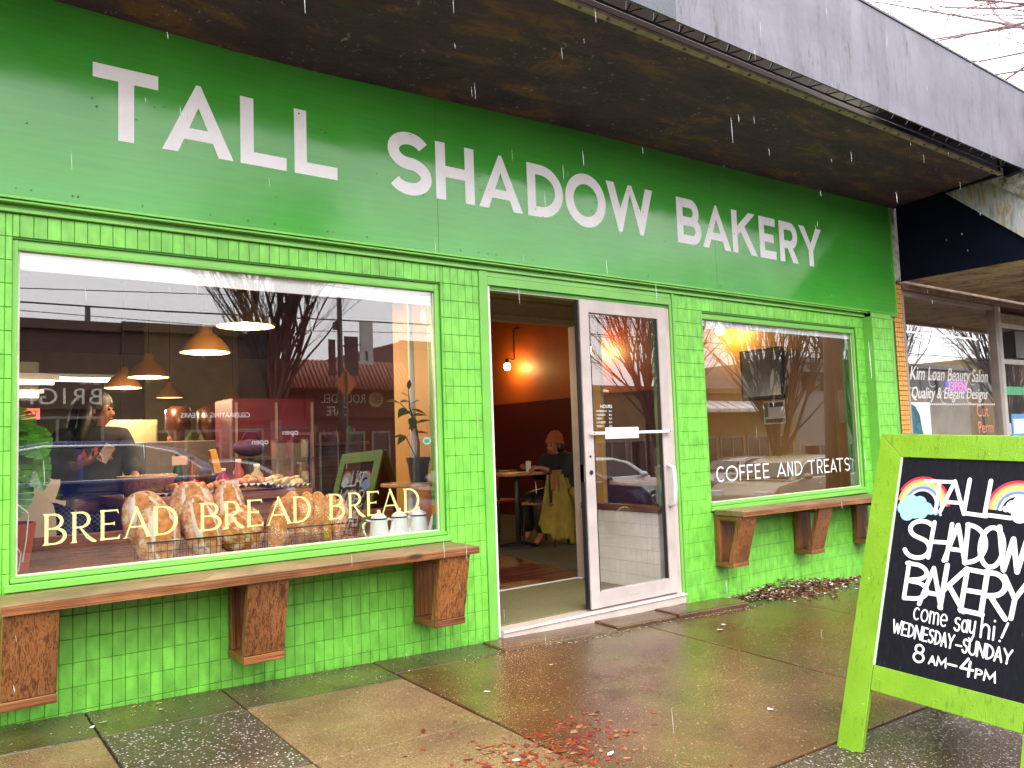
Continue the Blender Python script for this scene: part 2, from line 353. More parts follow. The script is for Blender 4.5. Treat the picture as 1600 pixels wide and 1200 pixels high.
def diag(x0, x1, s, ext=0.3):
    # slanted stem with horizontal ends, x0 at the foot and x1 at the top (centre lines), s = stroke width
    th = math.hypot(x1-x0, 1.0); hw = s*th/2
    return [[(x0-hw, 0), (x0+hw, 0), (x1+hw, 1), (x1-hw, 1)]]
def bold(ch, w, s):
    h = s/2; q = []
    def st(*p): return ribbon(list(p), s)
    if ch == 'T': q = st((0, 1-h), (w, 1-h))+st((w/2, 0), (w/2, 1))
    elif ch == 'L': q = st((h, 0), (h, 1))+st((0, h), (w, h))
    elif ch == 'H': q = st((h, 0), (h, 1))+st((w-h, 0), (w-h, 1))+st((h, .5), (w-h, .5))
    elif ch == 'E': q = st((h, 0), (h, 1))+st((0, h), (w, h))+st((0, 1-h), (w, 1-h))+st((0, .5), (w*.88, .5))
    elif ch == 'F': q = st((h, 0), (h, 1))+st((0, 1-h), (w, 1-h))+st((0, .52), (w*.86, .52))
    elif ch in 'AVΛ':
        hw = s*math.hypot(w/2-h, 1)/2; tip = s*0.30
        q = [[(0, 0), (2*hw, 0), (w/2+tip/2, 1), (w/2-tip/2, 1)], [(w-2*hw, 0), (w, 0), (w/2+tip/2, 1), (w/2-tip/2, 1)]]
        q = [[(0, 0), (2*hw, 0), (w/2+hw*0.55, .82), (w/2+tip/2, 1), (w/2-tip/2, 1)], [(w-2*hw, 0), (w, 0), (w/2+tip/2, 1), (w/2-tip/2, 1), (w/2-hw*0.55, .82)]]
        if ch == 'A': q += [[(w*.16, .20), (w*.84, .20), (w*.78, .20+s*.85), (w*.22, .20+s*.85)]]
    elif ch == 'O' or ch == '0':
        q = ribbon(arc(w/2, .5, w/2-h, .5-h, 0, 360, 40)[:-1], s, closed=True)
    elif ch == 'C': q = ribbon(arc(w/2+.02, .5, w/2-h, .5-h, 48, 312, 30), s)
    elif ch == 'D':
        r = min(w-h, 0.5)*1.0; pts = [(h, 1-h), (w*.35, 1-h)]+arc(w*.35, .5, w*.65-h, .5-h, 90, -90, 24)[1:-1]+[(w*.35, h), (h, h)]
        q = ribbon(pts, s)+st((h, 0), (h, 1))
    elif ch in 'BRP':
        m = .5 if ch == 'B' else .44; rr = (1-h-m)/2; x1 = w*(.92 if ch == 'B' else .98)
        q = st((h, 0), (h, 1))+ribbon([(h, 1-h), (x1-h-rr*.9, 1-h)]+arc(x1-h-rr*.9, 1-h-rr, rr*.9, rr, 90, -90, 14)[1:-1]+[(x1-h-rr*.9, m), (h, m)], s)
        if ch == 'B':
            r2 = (m-h)/2; q += ribbon([(h, m), (w-h-r2, m)]+arc(w-h-r2, m-r2, r2, r2, 90, -90, 14)[1:-1]+[(w-h-r2, h), (h, h)], s)
        if ch == 'R': q += [clip(p, 0, m) for p in [[(w-s*1.2, 0), (w, 0), (w*.45+s*.75, m), (w*.45-s*.4, m)]]]
    elif ch == 'K':
        q = st((h, 0), (h, 1))+[[(w*.93-s*1.15, 1), (w*.93+s*.1, 1), (h+s*.25, .38), (h, .33), (h, .56)]]+[[(w-s*1.2, 0), (w, 0), (w*.42+s*.3, .68), (w*.42-s*.42, .52)]]
    elif ch == 'Y': q = [[(w/2-h, 0), (w/2+h, 0), (w/2+h, .42), (w/2-h, .42)], [(0, 1), (s*1.2, 1), (w/2+h, .42), (w/2-h, .40)], [(w-s*1.2, 1), (w, 1), (w/2+h, .40), (w/2-h, .42)]]
    elif ch == 'W':
        t = s*.25; a = w*.27; b = w*.73; hw = s*1.1
        q = [[(0, 1), (hw, 1), (a+hw*.42, .22), (a+t, 0), (a-t, 0)], [(a-t, 0), (a+t, 0), (w/2+t*.6, .92), (w/2, 1), (w/2-t, 1), (a-hw*.45, .25)],
             [(b-t, 0), (b+t, 0), (b+hw*.45, .25), (w/2+t, 1), (w/2, 1), (w/2-t*.6, .92)], [(w-hw, 1), (w, 1), (b+t, 0), (b-t, 0), (b-hw*.42, .22)]]
    elif ch == 'N': q = st((h, 0), (h, 1))+st((w-h, 0), (w-h, 1))+[[(0, 1), (s*1.15, 1), (w, 0), (w-s*1.15, 0)]]
    elif ch == 'M': q = st((h, 0), (h, 1))+st((w-h, 0), (w-h, 1))+st((h, 1-h), (w/2, .25), (w-h, 1-h))
    elif ch == 'U': q = ribbon([(h, 1), (h, w/2)]+arc(w/2, w/2, w/2-h, w/2-h, 180, 360, 16)[1:-1]+[(w-h, w/2), (w-h, 1)], s)
    elif ch == 'I': q = st((w/2, 0), (w/2, 1))
    elif ch == 'S':
        ry = (1-s)/4; rx = w/2-h
        c = arc(w/2, 1-h-ry, rx*.94, ry, 28, 262, 22)+arc(w/2, h+ry, rx, ry, 82, -152, 22)
        q = ribbon(c, s)
    return q
def serif(ch, w):
    th, tn = .108, .052; q = []
    def stem(x, t=th): return [[(x-t/2-.025, 0), (x+t/2+.025, 0), (x+t/2, .1), (x+t/2, .9), (x+t/2+.025, 1), (x-t/2-.025, 1), (x-t/2, .9), (x-t/2, .1)]]
    x0 = .10
    if ch in 'BRD': q += [[(x0-.12, 1), (x0, 1), (x0, .955), (x0-.12, .985)], [(x0-.12, 0), (x0, 0), (x0, .045), (x0-.12, .015)]]
    if ch == 'B':
        q += stem(x0)+ribbon([(x0, .97)]+arc(w*.42, .745, w*.40, .225, 90, -90, 14)+[(x0, .52)], [tn]+[tn+.05*sin(pi*i/14) for i in range(15)]+[tn])
        q += ribbon([(x0, .52)]+arc(w*.46, .275, w*.50, .245, 90, -90, 14)+[(x0, .03)], [tn]+[tn+.06*sin(pi*i/14) for i in range(15)]+[tn])
    if ch == 'R':
        q += stem(x0)+ribbon([(x0, .97)]+arc(w*.38, .73, w*.36, .24, 90, -90, 14)+[(x0, .49)], [tn]+[tn+.05*sin(pi*i/14) for i in range(15)]+[tn])
        q += ribbon([(w*.36, .50), (w*.70, .16), (w*.92, .03), (w*1.06, .0)], [tn*.8, th, th*.9, tn*.6])
    if ch == 'D':
        q += stem(x0)+ribbon([(x0, .97), (w*.3, .97)]+arc(w*.36, .5, w*.60, .47, 88, -88, 20)+[(w*.3, .03), (x0, .03)], [tn, tn]+[tn+.06*sin(pi*i/20) for i in range(21)]+[tn, tn])
    if ch == 'E':
        q += stem(x0)+ribbon([(x0, .965), (w*.85, .965)], tn)+ribbon([(x0, .53), (w*.72, .53)], tn)+ribbon([(x0, .035), (w*.9, .035)], tn)
        q += [[(w*.85, 1), (w*.93, 1), (w*.97, .84), (w*.85, .94)], [(w*.9, 0), (w, 0), (w*1.04, .17), (w*.9, .06)], [(w*.7, .50), (w*.76, .46), (w*.76, .61), (w*.7, .56)]]
    if ch == 'A':
        q += ribbon([(w*.06, 0), (w*.5, 1.02)], [tn*.8, tn])+ribbon([(w*.46, 1.04), (w*.95, 0)], [th*.8, th*1.1])+ribbon([(w*.2, .36), (w*.78, .36)], tn)
        q += [[(-.04, 0), (w*.06+.10, 0), (w*.06+.02, .05)], [(w*.95-.13, 0), (w*.95+.12, 0), (w*.95, .06)]]
    return q
def hand(ch, w, s):
    """marker lettering: centre-line strokes with round ends"""
    S = []
    if ch == 'T': S = [[(0, .98), (w, 1.0)], [(w*.5, .98), (w*.48, 0)]]
    elif ch == 'A': S = [[(0, 0), (w*.45, 1)], [(w*.45, 1), (w*.95, 0)], [(w*.18, .33), (w*.78, .33)]]
    elif ch == 'L': S = [[(w*.1, 1), (0, .03)], [(0, .03), (w, 0)]]
    elif ch == 'S': S = [arc(w*.55, .76, w*.40, .22, 40, 250, 14)+arc(w*.45, .27, w*.42, .26, 70, -160, 16)]
    elif ch == 'H': S = [[(w*.1, 1), (0, 0)], [(w, 1), (w*.92, 0)], [(w*.05, .45), (w*.95, .48)]]
    elif ch == 'D': S = [[(w*.08, 1), (w*.1, 0)], [(w*.05, .99)]+arc(w*.12, .5, w*.85, .48, 75, -85, 16)+[(w*.1, 0)]]
    elif ch == 'o2': S = [arc(w*.5, .35, w*.45, .35, 90, 450, 18)]
    elif ch in 'Oo0': S = [arc(w/2, .5, w*.46, .5, 90, 450, 24)]
    elif ch == 'W': S = [[(0, 1), (w*.28, 0)], [(w*.28, 0), (w*.5, .75)], [(w*.5, .75), (w*.72, 0)], [(w*.72, 0), (w, 1)]]
    elif ch == 'B': S = [[(w*.08, 1), (w*.05, 0)], [(0, .98)]+arc(w*.25, .77, w*.6, .22, 70, -80, 12)+[(w*.08, .5)], [(w*.08, .5)]+arc(w*.25, .27, w*.7, .25, 60, -85, 12)+[(w*.05, 0)]]
    elif ch == 'K': S = [[(w*.12, 1), (w*.02, 0)], [(w*.95, .98), (w*.1, .42)], [(w*.3, .52), (w, 0)]]
    elif ch == 'E': S = [[(w*.12, 1), (w*.02, 0)], [(w*.1, 1), (w, .98)], [(w*.06, .5), (w*.85, .5)], [(0, .02), (w*.95, 0)]]
    elif ch == 'R': S = [[(w*.1, 1), (w*.02, 0)], [(0, .97)]+arc(w*.3, .72, w*.58, .26, 75, -80, 12)+[(w*.1, .44)], [(w*.3, .46), (w, 0)]]
    elif ch == 'Y': S = [[(0, 1), (w*.5, .48)], [(w, 1), (w*.5, .48), (w*.42, 0)]]
    elif ch == 'N': S = [[(0, 0), (w*.05, 1)], [(w*.05, 1), (w*.9, 0)], [(w*.9, 0), (w, 1)]]
    elif ch == 'U': S = [[(0, 1)]+arc(w/2, .35, w*.48, .35, 180, 350, 12)+[(w, 1)]]
    elif ch == 'M': S = [[(0, 0), (w*.1, 1), (w*.5, .3), (w*.9, 1), (w, 0)]]
    elif ch == 'P': S = [[(w*.1, 1), (0, 0)], [(0, .97)]+arc(w*.3, .72, w*.6, .26, 75, -80, 12)+[(w*.1, .44)]]
    elif ch == '8': S = [arc(w*.5, .75, w*.36, .24, 90, 450, 18), arc(w*.5, .26, w*.46, .27, 90, 450, 18)]
    elif ch == '4': S = [[(w*.55, 1), (0, .38)], [(0, .38), (w, .40)], [(w*.72, .85), (w*.68, 0)]]
    elif ch == '-': S = [[(0, .5), (w, .5)]]
    elif ch == 'c': S = [arc(w*.55, .35, w*.45, .35, 50, 310, 16)]
    elif ch == 'o2': S = [arc(w*.5, .35, w*.45, .35, 90, 450, 18)]
    elif ch == 'm': S = [[(0, 0), (0, .7)], [(0, .5)]+arc(w*.25, .5, w*.22, .18, 150, 0, 8)+[(w*.48, 0)], [(w*.48, .5)]+arc(w*.74, .5, w*.24, .18, 150, 0, 8)+[(w, 0)]]
    elif ch == 'e': S = [[(w*.1, .33), (w*.92, .37)], arc(w*.5, .35, w*.45, .35, 5, 310, 18)]
    elif ch == 's': S = [arc(w*.5, .55, w*.38, .17, 40, 250, 10)+arc(w*.45, .18, w*.42, .2, 70, -160, 12)]
    elif ch == 'a': S = [arc(w*.45, .33, w*.42, .33, 40, 400, 16), [(w*.88, .7), (w*.92, 0)]]
    elif ch == 'y': S = [[(0, .7)]+arc(w*.4, .28, w*.38, .25, 180, 350, 8), [(w*.85, .7), (w*.78, -.1), (w*.5, -.4), (w*.1, -.3)]]
    elif ch == 'h': S = [[(0, 1), (0, 0)], [(0, .42)]+arc(w*.5, .42, w*.42, .26, 150, 0, 8)+[(w*.94, 0)]]
    elif ch == 'i': S = [[(w*.5, .65), (w*.5, 0)], [(w*.5, .92), (w*.52, .95)]]
    elif ch == '!': S = [[(w, 1.1), (w*.35, .22)], [(w*.12, .0), (w*.14, .02)]]
    q = []
    for k in S: q += ribbon(k, s, rcap=True)
    return q
def letter_mesh(name, polys, place, thick, mat):
    """union of flat polygons, given a small thickness; place(x, y, t) -> 3-D point"""
    vs = []; fs = []
    for p in polys:
        if len(p) < 3: continue
        a = sum(p[i][0]*p[(i+1) % len(p)][1]-p[(i+1) % len(p)][0]*p[i][1] for i in range(len(p)))
        if abs(a) < 1e-9: continue
        if a < 0: p = p[::-1]
        k = len(vs); vs += [Vector(q) for q in p]; fs.append(list(range(k, k+len(p))))
    r = geometry.delaunay_2d_cdt(vs, [], fs, 0, 1e-5)
    V, F, OF = r[0], r[2], r[5]
    F = [f for f, o in zip(F, OF) if len(o) > 0]
    used = sorted({i for f in F for i in f}); idx = {u: i for i, u in enumerate(used)}; n = len(used)
    P = [place(V[u].x, V[u].y, thick) for u in used]+[place(V[u].x, V[u].y, 0) for u in used]
    faces = [tuple(idx[i] for i in f) for f in F]; ed = {}
    for f in faces:
        for i in range(len(f)): ed[(f[i], f[(i+1) % len(f)])] = 1
    side = [(a, b, b+n, a+n) for (a, b) in ed if (b, a) not in ed]
    me = bpy.data.meshes.new(name); me.from_pydata([tuple(p) for p in P], [], faces+side); me.materials.append(mat)
    bm = bmesh.new(); bm.from_mesh(me); bmesh.ops.recalc_face_normals(bm, faces=bm.faces); bm.to_mesh(me); bm.free(); return me
def plane_place(o, u, v, n):
    o, u, v, n = Vector(o), Vector(u).normalized(), Vector(v).normalized(), Vector(n).normalized()
    return lambda x, y, t: o+u*x+v*y+n*t
def word(parent, name, items, fn, z0, z1, place, thick, mat):
    for it in items:
        ch, x0, x1 = it[:3]; b = it[3] if len(it) > 3 else z0; t = it[4] if len(it) > 4 else z1; H = t-b; w = (x1-x0)/H
        polys = [[(x0+p[0]*H, b+p[1]*H) for p in q] for q in fn(ch, w)]
        obj(name, letter_mesh(name, polys, place, thick, mat), parent)
def text_mesh(txt, size, place, mat, shear=0, thick=0.002, align='LEFT', sx=1.0, space=1.0):
    cu = bpy.data.curves.new('lettering', 'FONT'); cu.body = txt; cu.size = size; cu.shear = shear; cu.align_x = align; cu.space_character = space; cu.resolution_u = 3
    o = bpy.data.objects.new('lettering', cu); C.objects.link(o); dg = bpy.context.evaluated_depsgraph_get()
    me = bpy.data.meshes.new_from_object(o.evaluated_get(dg)); bpy.data.objects.remove(o); bpy.data.curves.remove(cu)
    for v in me.vertices: v.co = place(v.co.x*sx, v.co.y, thick)
    me.materials.clear(); me.materials.append(mat); me.name = 'lettering'; return me

# ------------------------------------------------------------------ ground: pavement, road
def slope_box(mb, x0, x1, y0, y1, top=0.0, depth=0.12, crown=0.0):
    vs = []
    for x in (x0, x1):
        for y in (y0, y1): z = gz(x, y)+top; vs += [(x, y, z-depth), (x, y, z)]
    mb.add(vs, [(0, 1, 3, 2), (4, 6, 7, 5), (0, 4, 5, 1), (2, 3, 7, 6), (0, 2, 6, 4), (1, 5, 7, 3)]); return mb
g = MB()
g.add([(-90, -80, -1.9), (140, -80, -1.9), (140, 60, -1.9), (-90, 60, -1.9)], [(0, 1, 2, 3)])
struct(g.build('ground', ASPHALT))
walk = slope_box(MB(), -12, 60, -6.0, 0.3, top=-0.012, depth=0.3).build('pavement', JOINT); struct(walk)
XS = [-3.2, -1.9, -0.6, 0.68, 1.27, 2.08, 3.95, 5.45, 6.9, 8.3, 9.8, 11.3, 12.8, 14.3]
YS = [-0.02, -0.38, -1.12, -2.15, -3.6, -4.8, -5.7]
rs = random.Random(3)
for i in range(len(XS)-1):
    for j in range(len(YS)-1):
        x0, x1, y1, y0 = XS[i], XS[i+1], YS[j], YS[j+1]
        if i in (5, 6, 7) and j == 0: y0 = y0+0.10
        if i in (5, 6, 7) and j == 1: y1 = y1+0.10
        if x0 >= 2.0 and j == 2: continue
        if x0 >= 2.0 and j == 1: y0 = YS[3]
        if x0 < 2.0 and j == 0: m = SLAB_DRK
        elif i == 3 and j == 1: m = SLAB_AGG
        elif x0 < 2.0: m = SLAB_TAN
        elif j >= 3: m = SLAB_AGG
        elif j == 0: m = SLAB_DRK
        else: m = SLAB_BRN
        gp = 0.004 if m in (SLAB_TAN, SLAB_DRK) else 0.006
        b = slope_box(MB(), x0+gp, x1-gp, y0+gp, y1-gp, top=rs.uniform(-0.002, 0.002), depth=0.09)
        b.build('paving_slab', m, walk, bevel=0.006)
# front kerb, road, far pavement (seen reflected in the windows)
kb = slope_box(MB(), -12, 60, -6.16, -6.0, top=0.005, depth=0.3).build('kerb', KERB); struct(kb)
road = MB(); road.add([(-60, -6.16, gz(-60, -6.16)-.12), (100, -6.16, gz(100, -6.16)-.12), (100, -17, gz(100, -6.16)-.12), (-60, -17, gz(-60, -6.16)-.12)], [(0, 1, 2, 3)])
struct(road.build('road', ASPHALT))
def rz_(x): return gz(x, -6.16)-.12
fw = MB(); fw.add([(x, y, gz(x, -6)+d) for x in (-60, 100) for y in (-17, -30) for d in (-.35, 0.0)], [(0, 1, 3, 2), (4, 6, 7, 5), (0, 4, 5, 1), (2, 3, 7, 6), (0, 2, 6, 4), (1, 5, 7, 3)])
struct(fw.build('far_pavement', KERB))
LINEW = simple('road_line_paint', (0.7, 0.7, 0.68), 0.5)
for k in range(10):
    x = -8+k*6
    ln = MB(); ln.add([(x, -11.6, rz_(x)+.004), (x+3, -11.6, rz_(x+3)+.004), (x+3, -11.72, rz_(x+3)+.004), (x, -11.72, rz_(x)+.004)], [(0, 1, 2, 3)])
    struct(ln.build('road_marking', LINEW))

# ------------------------------------------------------------------ the bakery building
bk = thing('bakery_building', 'bright green tiled bakery shopfront with open white door between two windows', 'building', (4.0, 0, 0))
W1 = (0.395, 2.605, 0.568, 2.105)      # left window opening
W2 = (5.015, 7.245, 0.553, 2.100)      # right window opening
wall = MB()   # masonry behind the tiles, built in blocks round the openings
wy0, wy1 = 0.008, 0.16
wall.box(-3.0, W1[0], wy0, wy1, -0.3, 3.3); wall.box(W1[0], W1[1], wy0, wy1, -0.3, W1[2]); wall.box(W1[0], W1[1], wy0, wy1, W1[3], 3.3)
wall.box(W1[1], 2.955, wy0, wy1, -0.3, 3.3); wall.box(2.955, 4.60, wy0, wy1, 2.105, 3.3)
wall.box(4.60, W2[0], wy0, wy1, -0.4, 3.3); wall.box(W2[0], W2[1], wy0, wy1, -0.4, W2[2]); wall.box(W2[0], W2[1], wy0, wy1, W2[3], 3.3)
wall.box(W2[1], 7.98, wy0, wy1, -0.5, 3.3); wall.box(7.385, 7.745, -0.078, wy0, -0.5, 2.27)
wallo = wall.build('front_wall', G_GROUT, bk)
# tiles: stacked glazed tiles 4 by 2 inches
PX, PZ, Z0 = 0.0537, 0.1045, 0.0205
tiles = []    # (x0, x1, z0, z1, y)
def fill(x0, x1, z0, z1, xo, y=0.0, zo=Z0, pz=PZ):
    k0 = math.floor((z0-zo)/pz); k1 = math.ceil((z1-zo)/pz)
    for k in range(k0, k1):
        a, b = max(z0, zo+k*pz), min(z1, zo+(k+1)*pz)
        if b-a < 0.012: continue
        i0 = math.floor((x0-xo)/PX); i1 = math.ceil((x1-xo)/PX)
        for i in range(i0, i1):
            c, d = max(x0, xo+i*PX), min(x1, xo+(i+1)*PX)
            if d-c < 0.010: continue
            if b < gz((c+d)/2, 0)-0.02: continue
            tiles.append((c, d, a, b, y))
XO = 0.637-12*PX
fill(-2.95, W1[0], -0.05, 2.2155, XO)
fill(W1[0], W1[1], -0.10, W1[2], XO); fill(W1[0], W1[1], 2.111, 2.2155, XO)
fill(W1[1], 2.885, -0.14, 2.2155, XO)
fill(4.675, W2[0], -0.22, 2.2155, 4.68)
fill(W2[0], W2[1], -0.30, W2[2], 4.68); fill(W2[0], W2[1], 2.111, 2.2155, 4.68)
fill(W2[1], 7.385, -0.32, 2.2155, 4.68)
fill(7.392, 7.738, -0.34, 2.205, 7.392, y=-0.086)
def scr_size(t):
    x, z, y = (t[0]+t[1])/2, (t[2]+t[3])/2, t[4]
    v = Vector((x, y+4.1, z-1.13)); d = v.dot(cF); px = v.dot(cR)/d*1267; py = v.dot(cU)/d*1267
    if abs(px) > 805 or abs(py) > 605: return -1
    # hidden behind the ledge brackets
    return (t[1]-t[0])*(t[3]-t[2])/(d*d)*abs(v.y)/v.length
tiles.sort(key=lambda t: -scr_size(t))
def tile_geo(mb, x0, x1, z0, z1, y, rng=None):
    g_ = 0.0009; x0 += g_; x1 -= g_; z0 += g_; z1 -= g_; c = 0.0022
    dy = rng.uniform(-0.0009, 0.0009) if rng else 0; t = [rng.uniform(-0.0005, 0.0005) if rng else 0 for _ in range(4)]
    o = [(x0, z0), (x1, z0), (x1, z1), (x0, z1)]; n = [(x0+c, z0+c), (x1-c, z0+c), (x1-c, z1-c), (x0+c, z1-c)]
    vs = [(a, y+0.010, b) for a, b in o]+[(a, y+0.0022+dy, b) for a, b in o]+[(a, y+dy+t[i], b) for i, (a, b) in enumerate(n)]
    fs = [(8, 9, 10, 11)]+[(i, (i+1) % 4, (i+1) % 4+4, i+4) for i in range(4)]+[(i+4, (i+1) % 4+4, (i+1) % 4+8, i+8) for i in range(4)]
    mb.add(vs, fs)
full = []
rt = random.Random(11)
for _ in range(6):
    m_ = MB(); tile_geo(m_, -PX/2, PX/2, -PZ/2, PZ/2, 0, rt); full.append(m_.mesh('tile', G_TILE))
rest = MB(); nt_ = 0
for t in tiles:
    if nt_ < 300 and scr_size(t) > 0:
        w, h = t[1]-t[0], t[3]-t[2]
        o = obj('tile', full[rt.randrange(6)], wallo); o.location = ((t[0]+t[1])/2, t[4], (t[2]+t[3])/2); o.scale = (w/PX, 1, h/PZ)
        nt_ += 1
    else: tile_geo(rest, *t, rt)
stuff(rest.build('small_tiles', G_TILE, wallo))
# painted trims: ledge under the sign, door surround, pilaster edges
tr = MB()
tr.box(-3, 7.95, -0.022, 0.008, 2.2165, 2.232)
tr.box(-3, 7.95, -0.012, 0.008, 2.2325, 2.252)
tr.box(-3, 7.95, -0.052, 0.008, 2.252, 2.262)
tr.build('moulding', G_TRIM, bk, bevel=0.002)
ds = MB()
ds.box(2.885, 2.949, -0.010, 0.02, -0.10, 2.2155); ds.box(2.949, 2.962, -0.004, 0.10, -0.045, 2.13)
ds.box(2.949, 4.63, -0.010, 0.02, 2.128, 2.180); ds.box(2.949, 4.66, -0.004, 0.02, 2.182, 2.2155)
ds.box(4.63, 4.655, -0.008, 0.02, -0.11, 2.180); ds.box(4.657, 4.675, -0.016, 0.012, -0.12, 2.2155)
ds.build('door_surround', G_TRIM, bk, bevel=0.0015)
fl = MB(); fl.box(2.9495, 2.9625, -0.010, -0.0042, -0.05, 2.118); fl.build('door_edge_strip', WHITE, bk)
pe = MB(); pe.box(7.382, 7.391, -0.092, 0.0, -0.4, 2.215); pe.box(7.739, 7.775, -0.088, 0.008, -0.4, 2.23); pe.box(7.385, 7.745, -0.088, 0, 2.206, 2.25)
pe.build('pilaster_edge', G_TRIM, bk, bevel=0.002)

def shop_window(x0, x1, z0, z1, sillz):
    """frame (with sill) as the part; pane, blind and lettering below it"""
    f = MB(); fy0, fy1 = 0.018, 0.075; t = 0.032
    gx0, gx1, gz0, gz1 = x0+0.024, x1-t, z0+0.062, z1-0.040
    f.box(x0, x1, fy0+.004, fy1, gz1, z1); f.box(x0, gx0, fy0, fy1, z0, z1-.001); f.box(gx1, x1, fy0, fy1, z0, z1-.001); f.box(gx0, gx1, fy0-.006, fy1, z0+.055, gz0)
    f.box(x0-.02, x1+.02, -0.020, fy1, z0+0.001, z0+.034); f.box(x0+.003, x1-.003, -0.002, fy1, z0+.037, z0+.055); f.box(gx0, gx1, fy0-.001, fy1, gz1-.008, gz1-.0005)
    w = f.build('window', G_TRIM, bk, bevel=0.003)
    p = MB(); p.box(gx0-.005, gx1+.005, 0.040, 0.045, gz0-.005, gz1+.005); p.build('pane', GLASS, w)
    s = MB(); e = .009
    s.box(gx0, gx0+e, .034, .0395, gz0, gz1); s.box(gx1-e, gx1, .034, .0395, gz0, gz1); s.box(gx0+e, gx1-e, .034, .0395, gz0, gz0+e*.7)
    s.build('glazing_bead', simple('pale_putty', (0.62, 0.58, 0.5), 0.5, var=.2), w)
    return w, gx0, gx1, gz0, gz1
BLIND = simple('white_window_header', (0.80, 0.79, 0.79), 0.5, var=0.06, scale=2)
win1, a0, a1, b0, b1 = shop_window(*W1[:3], W1[3], 0)
h1 = MB(); h1.box(a0, a1, .056, .070, 1.978, b1+.01); h1.build('header_board', BLIND, win1)
win2, c0, c1, d0, d1_ = shop_window(*W2[:3], W2[3], 0)
h2 = MB(); h2.box(c0, c1, .056, .070, 2.004, d1_+.01); h2.build('header_board', BLIND, win2)

GOLD = simple('pale_gold_vinyl', (0.80, 0.66, 0.26), 0.4, var=0.04); VWHITE = simple('white_vinyl', (0.82, 0.82, 0.80), 0.4, var=0.02)
wp = plane_place((0, 0.0395, 0), (1, 0, 0), (0, 0, 1), (0, -1, 0))
k = 4.14/4.1
bx = [('B', 0.519, 0.608), ('R', 0.628, 0.725), ('E', 0.742, 0.826), ('A', 0.845, 0.958), ('D', 0.972, 1.08), ('B', 1.184, 1.286), ('R', 1.301, 1.396), ('E', 1.413, 1.498), ('A', 1.518, 1.645), ('D', 1.655, 1.752),
      ('B', 1.857, 1.948), ('R', 1.969, 2.068), ('E', 2.080, 2.162), ('A', 2.172, 2.292), ('D', 2.314, 2.415)]
word(win1, 'letter', [(c, x*k, y*k) for c, x, y in bx], serif, 0.750, 0.888, wp, .0008, GOLD)
cx_ = [('C', 5.085, 5.195), ('O', 5.204, 5.355), ('F', 5.375, 5.448), ('F', 5.472, 5.550), ('E', 5.575, 5.650), ('E', 5.682, 5.765), ('A', 5.873, 6.000), ('N', 6.022, 6.100), ('D', 6.130, 6.236), ('T', 6.322, 6.435), ('R', 6.463, 6.548), ('E', 6.572, 6.650), ('A', 6.668, 6.775), ('T', 6.770, 6.880), ('S', 6.905, 6.99)]
word(win2, 'letter', [(c, x*k, y*k) for c, x, y in cx_], lambda c, w: bold(c, w, 0.105), 0.765, 0.889, wp, .0008, VWHITE)
# small stickers on the panes
PINKB = simple('pink_sticker_border', (0.6, 0.1, 0.12), 0.5); INK = simple('black_ink', (0.02, 0.02, 0.02), 0.5, var=0)
st = MB(); st.box(5.105, 5.235, .0462, .047, 1.975, 2.055); sk = st.build('sticker', PINKB, win2)
st = MB(); st.box(5.110, 5.230, .0455, .0461, 1.98, 2.05); st.build('sticker', WHITE, win2)
for xx in (5.125, 5.145, 5.16, 5.18, 5.20, 5.212):
    pass
STK = simple('green_blue_sticker', (0.03, 0.25, 0.10), 0.4); STB = simple('sticker_white_ring', (0.35, 0.40, 0.45), 0.4)
s1 = MB(); s1.prism([(2.505+.028*cos(a*pi/10), .0392, 1.160+.021*sin(a*pi/10)) for a in range(20)], (0, -.0006, 0)); s1.build('sticker', STB, win1)
s1 = MB(); s1.prism([(2.505+.020*cos(a*pi/10), .0385, 1.160+.014*sin(a*pi/10)) for a in range(20)], (0, -.0006, 0)); s1.build('sticker', STK, win1)

# ------------------------------------------------------------------ doorway, door
mb = MB()
mb.box(2.9635, 4.628, 0.01, 0.075, 2.098, 2.127); mb.box(4.572, 4.628, 0.0, 0.075, -0.03, 2.097)
mb.box(2.9635, 2.975, 0.02, 0.09, -0.03, 2.097)
df = mb.build('door_frame', FRAME_BG, bk, bevel=0.002)
mb = MB(); mb.box(2.9625, 4.628, -0.040, 0.075, -0.08, -0.008); mb.build('threshold', FRAME_BG, bk, bevel=0.003)
mb = MB(); mb.box(2.9625, 4.628, -0.0500, -0.0415, -0.020, -0.009); mb.build('threshold_strip', WHITE, bk)
step = slope_box(MB(), 2.80, 3.70, -0.27, -0.041, top=0.012, depth=0.2).build('door_step', SLAB_BRN, bk, bevel=0.01)
slope_box(MB(), 3.705, 4.28, -0.255, -0.041, top=0.024, depth=0.2).build('door_step', SLAB_BRN, bk, bevel=0.01)
slope_box(MB(), 4.285, 5.05, -0.27, -0.041, top=0.034, depth=0.2).build('door_step', SLAB_BRN, bk, bevel=0.01)
mb = MB(); y0, y1 = -0.018, 0.026; DX0, DX1, DZ0, DZ1 = 3.712, 4.570, 0.004, 2.094
mb.box(DX0, 3.795, y0, y1, DZ0, DZ1); mb.box(4.485, DX1, y0, y1, DZ0, DZ1); mb.box(3.795, 4.485, y0+.001, y1-.001, DZ0, 0.112); mb.box(3.795, 4.485, y0+.001, y1-.001, 2.010, DZ1)
mb.box(3.700, DX0-.0005, -0.008, 0.03, DZ0, DZ1, 1)
door = mb.build('door', [DOOR_W, BLACK], bk, bevel=0.002)
mb = MB(); mb.box(3.79, 4.49, 0.002, 0.008, 0.107, 2.015); mb.build('pane', GLASS, door)
mb = MB(); mb.box(3.795, 3.801, y0-.002, y1-.004, 0.112, 2.01); mb.box(4.479, 4.485, y0+.010, y1-.004, 0.112, 2.01); mb.build('glazing_bead', BLACK, door)
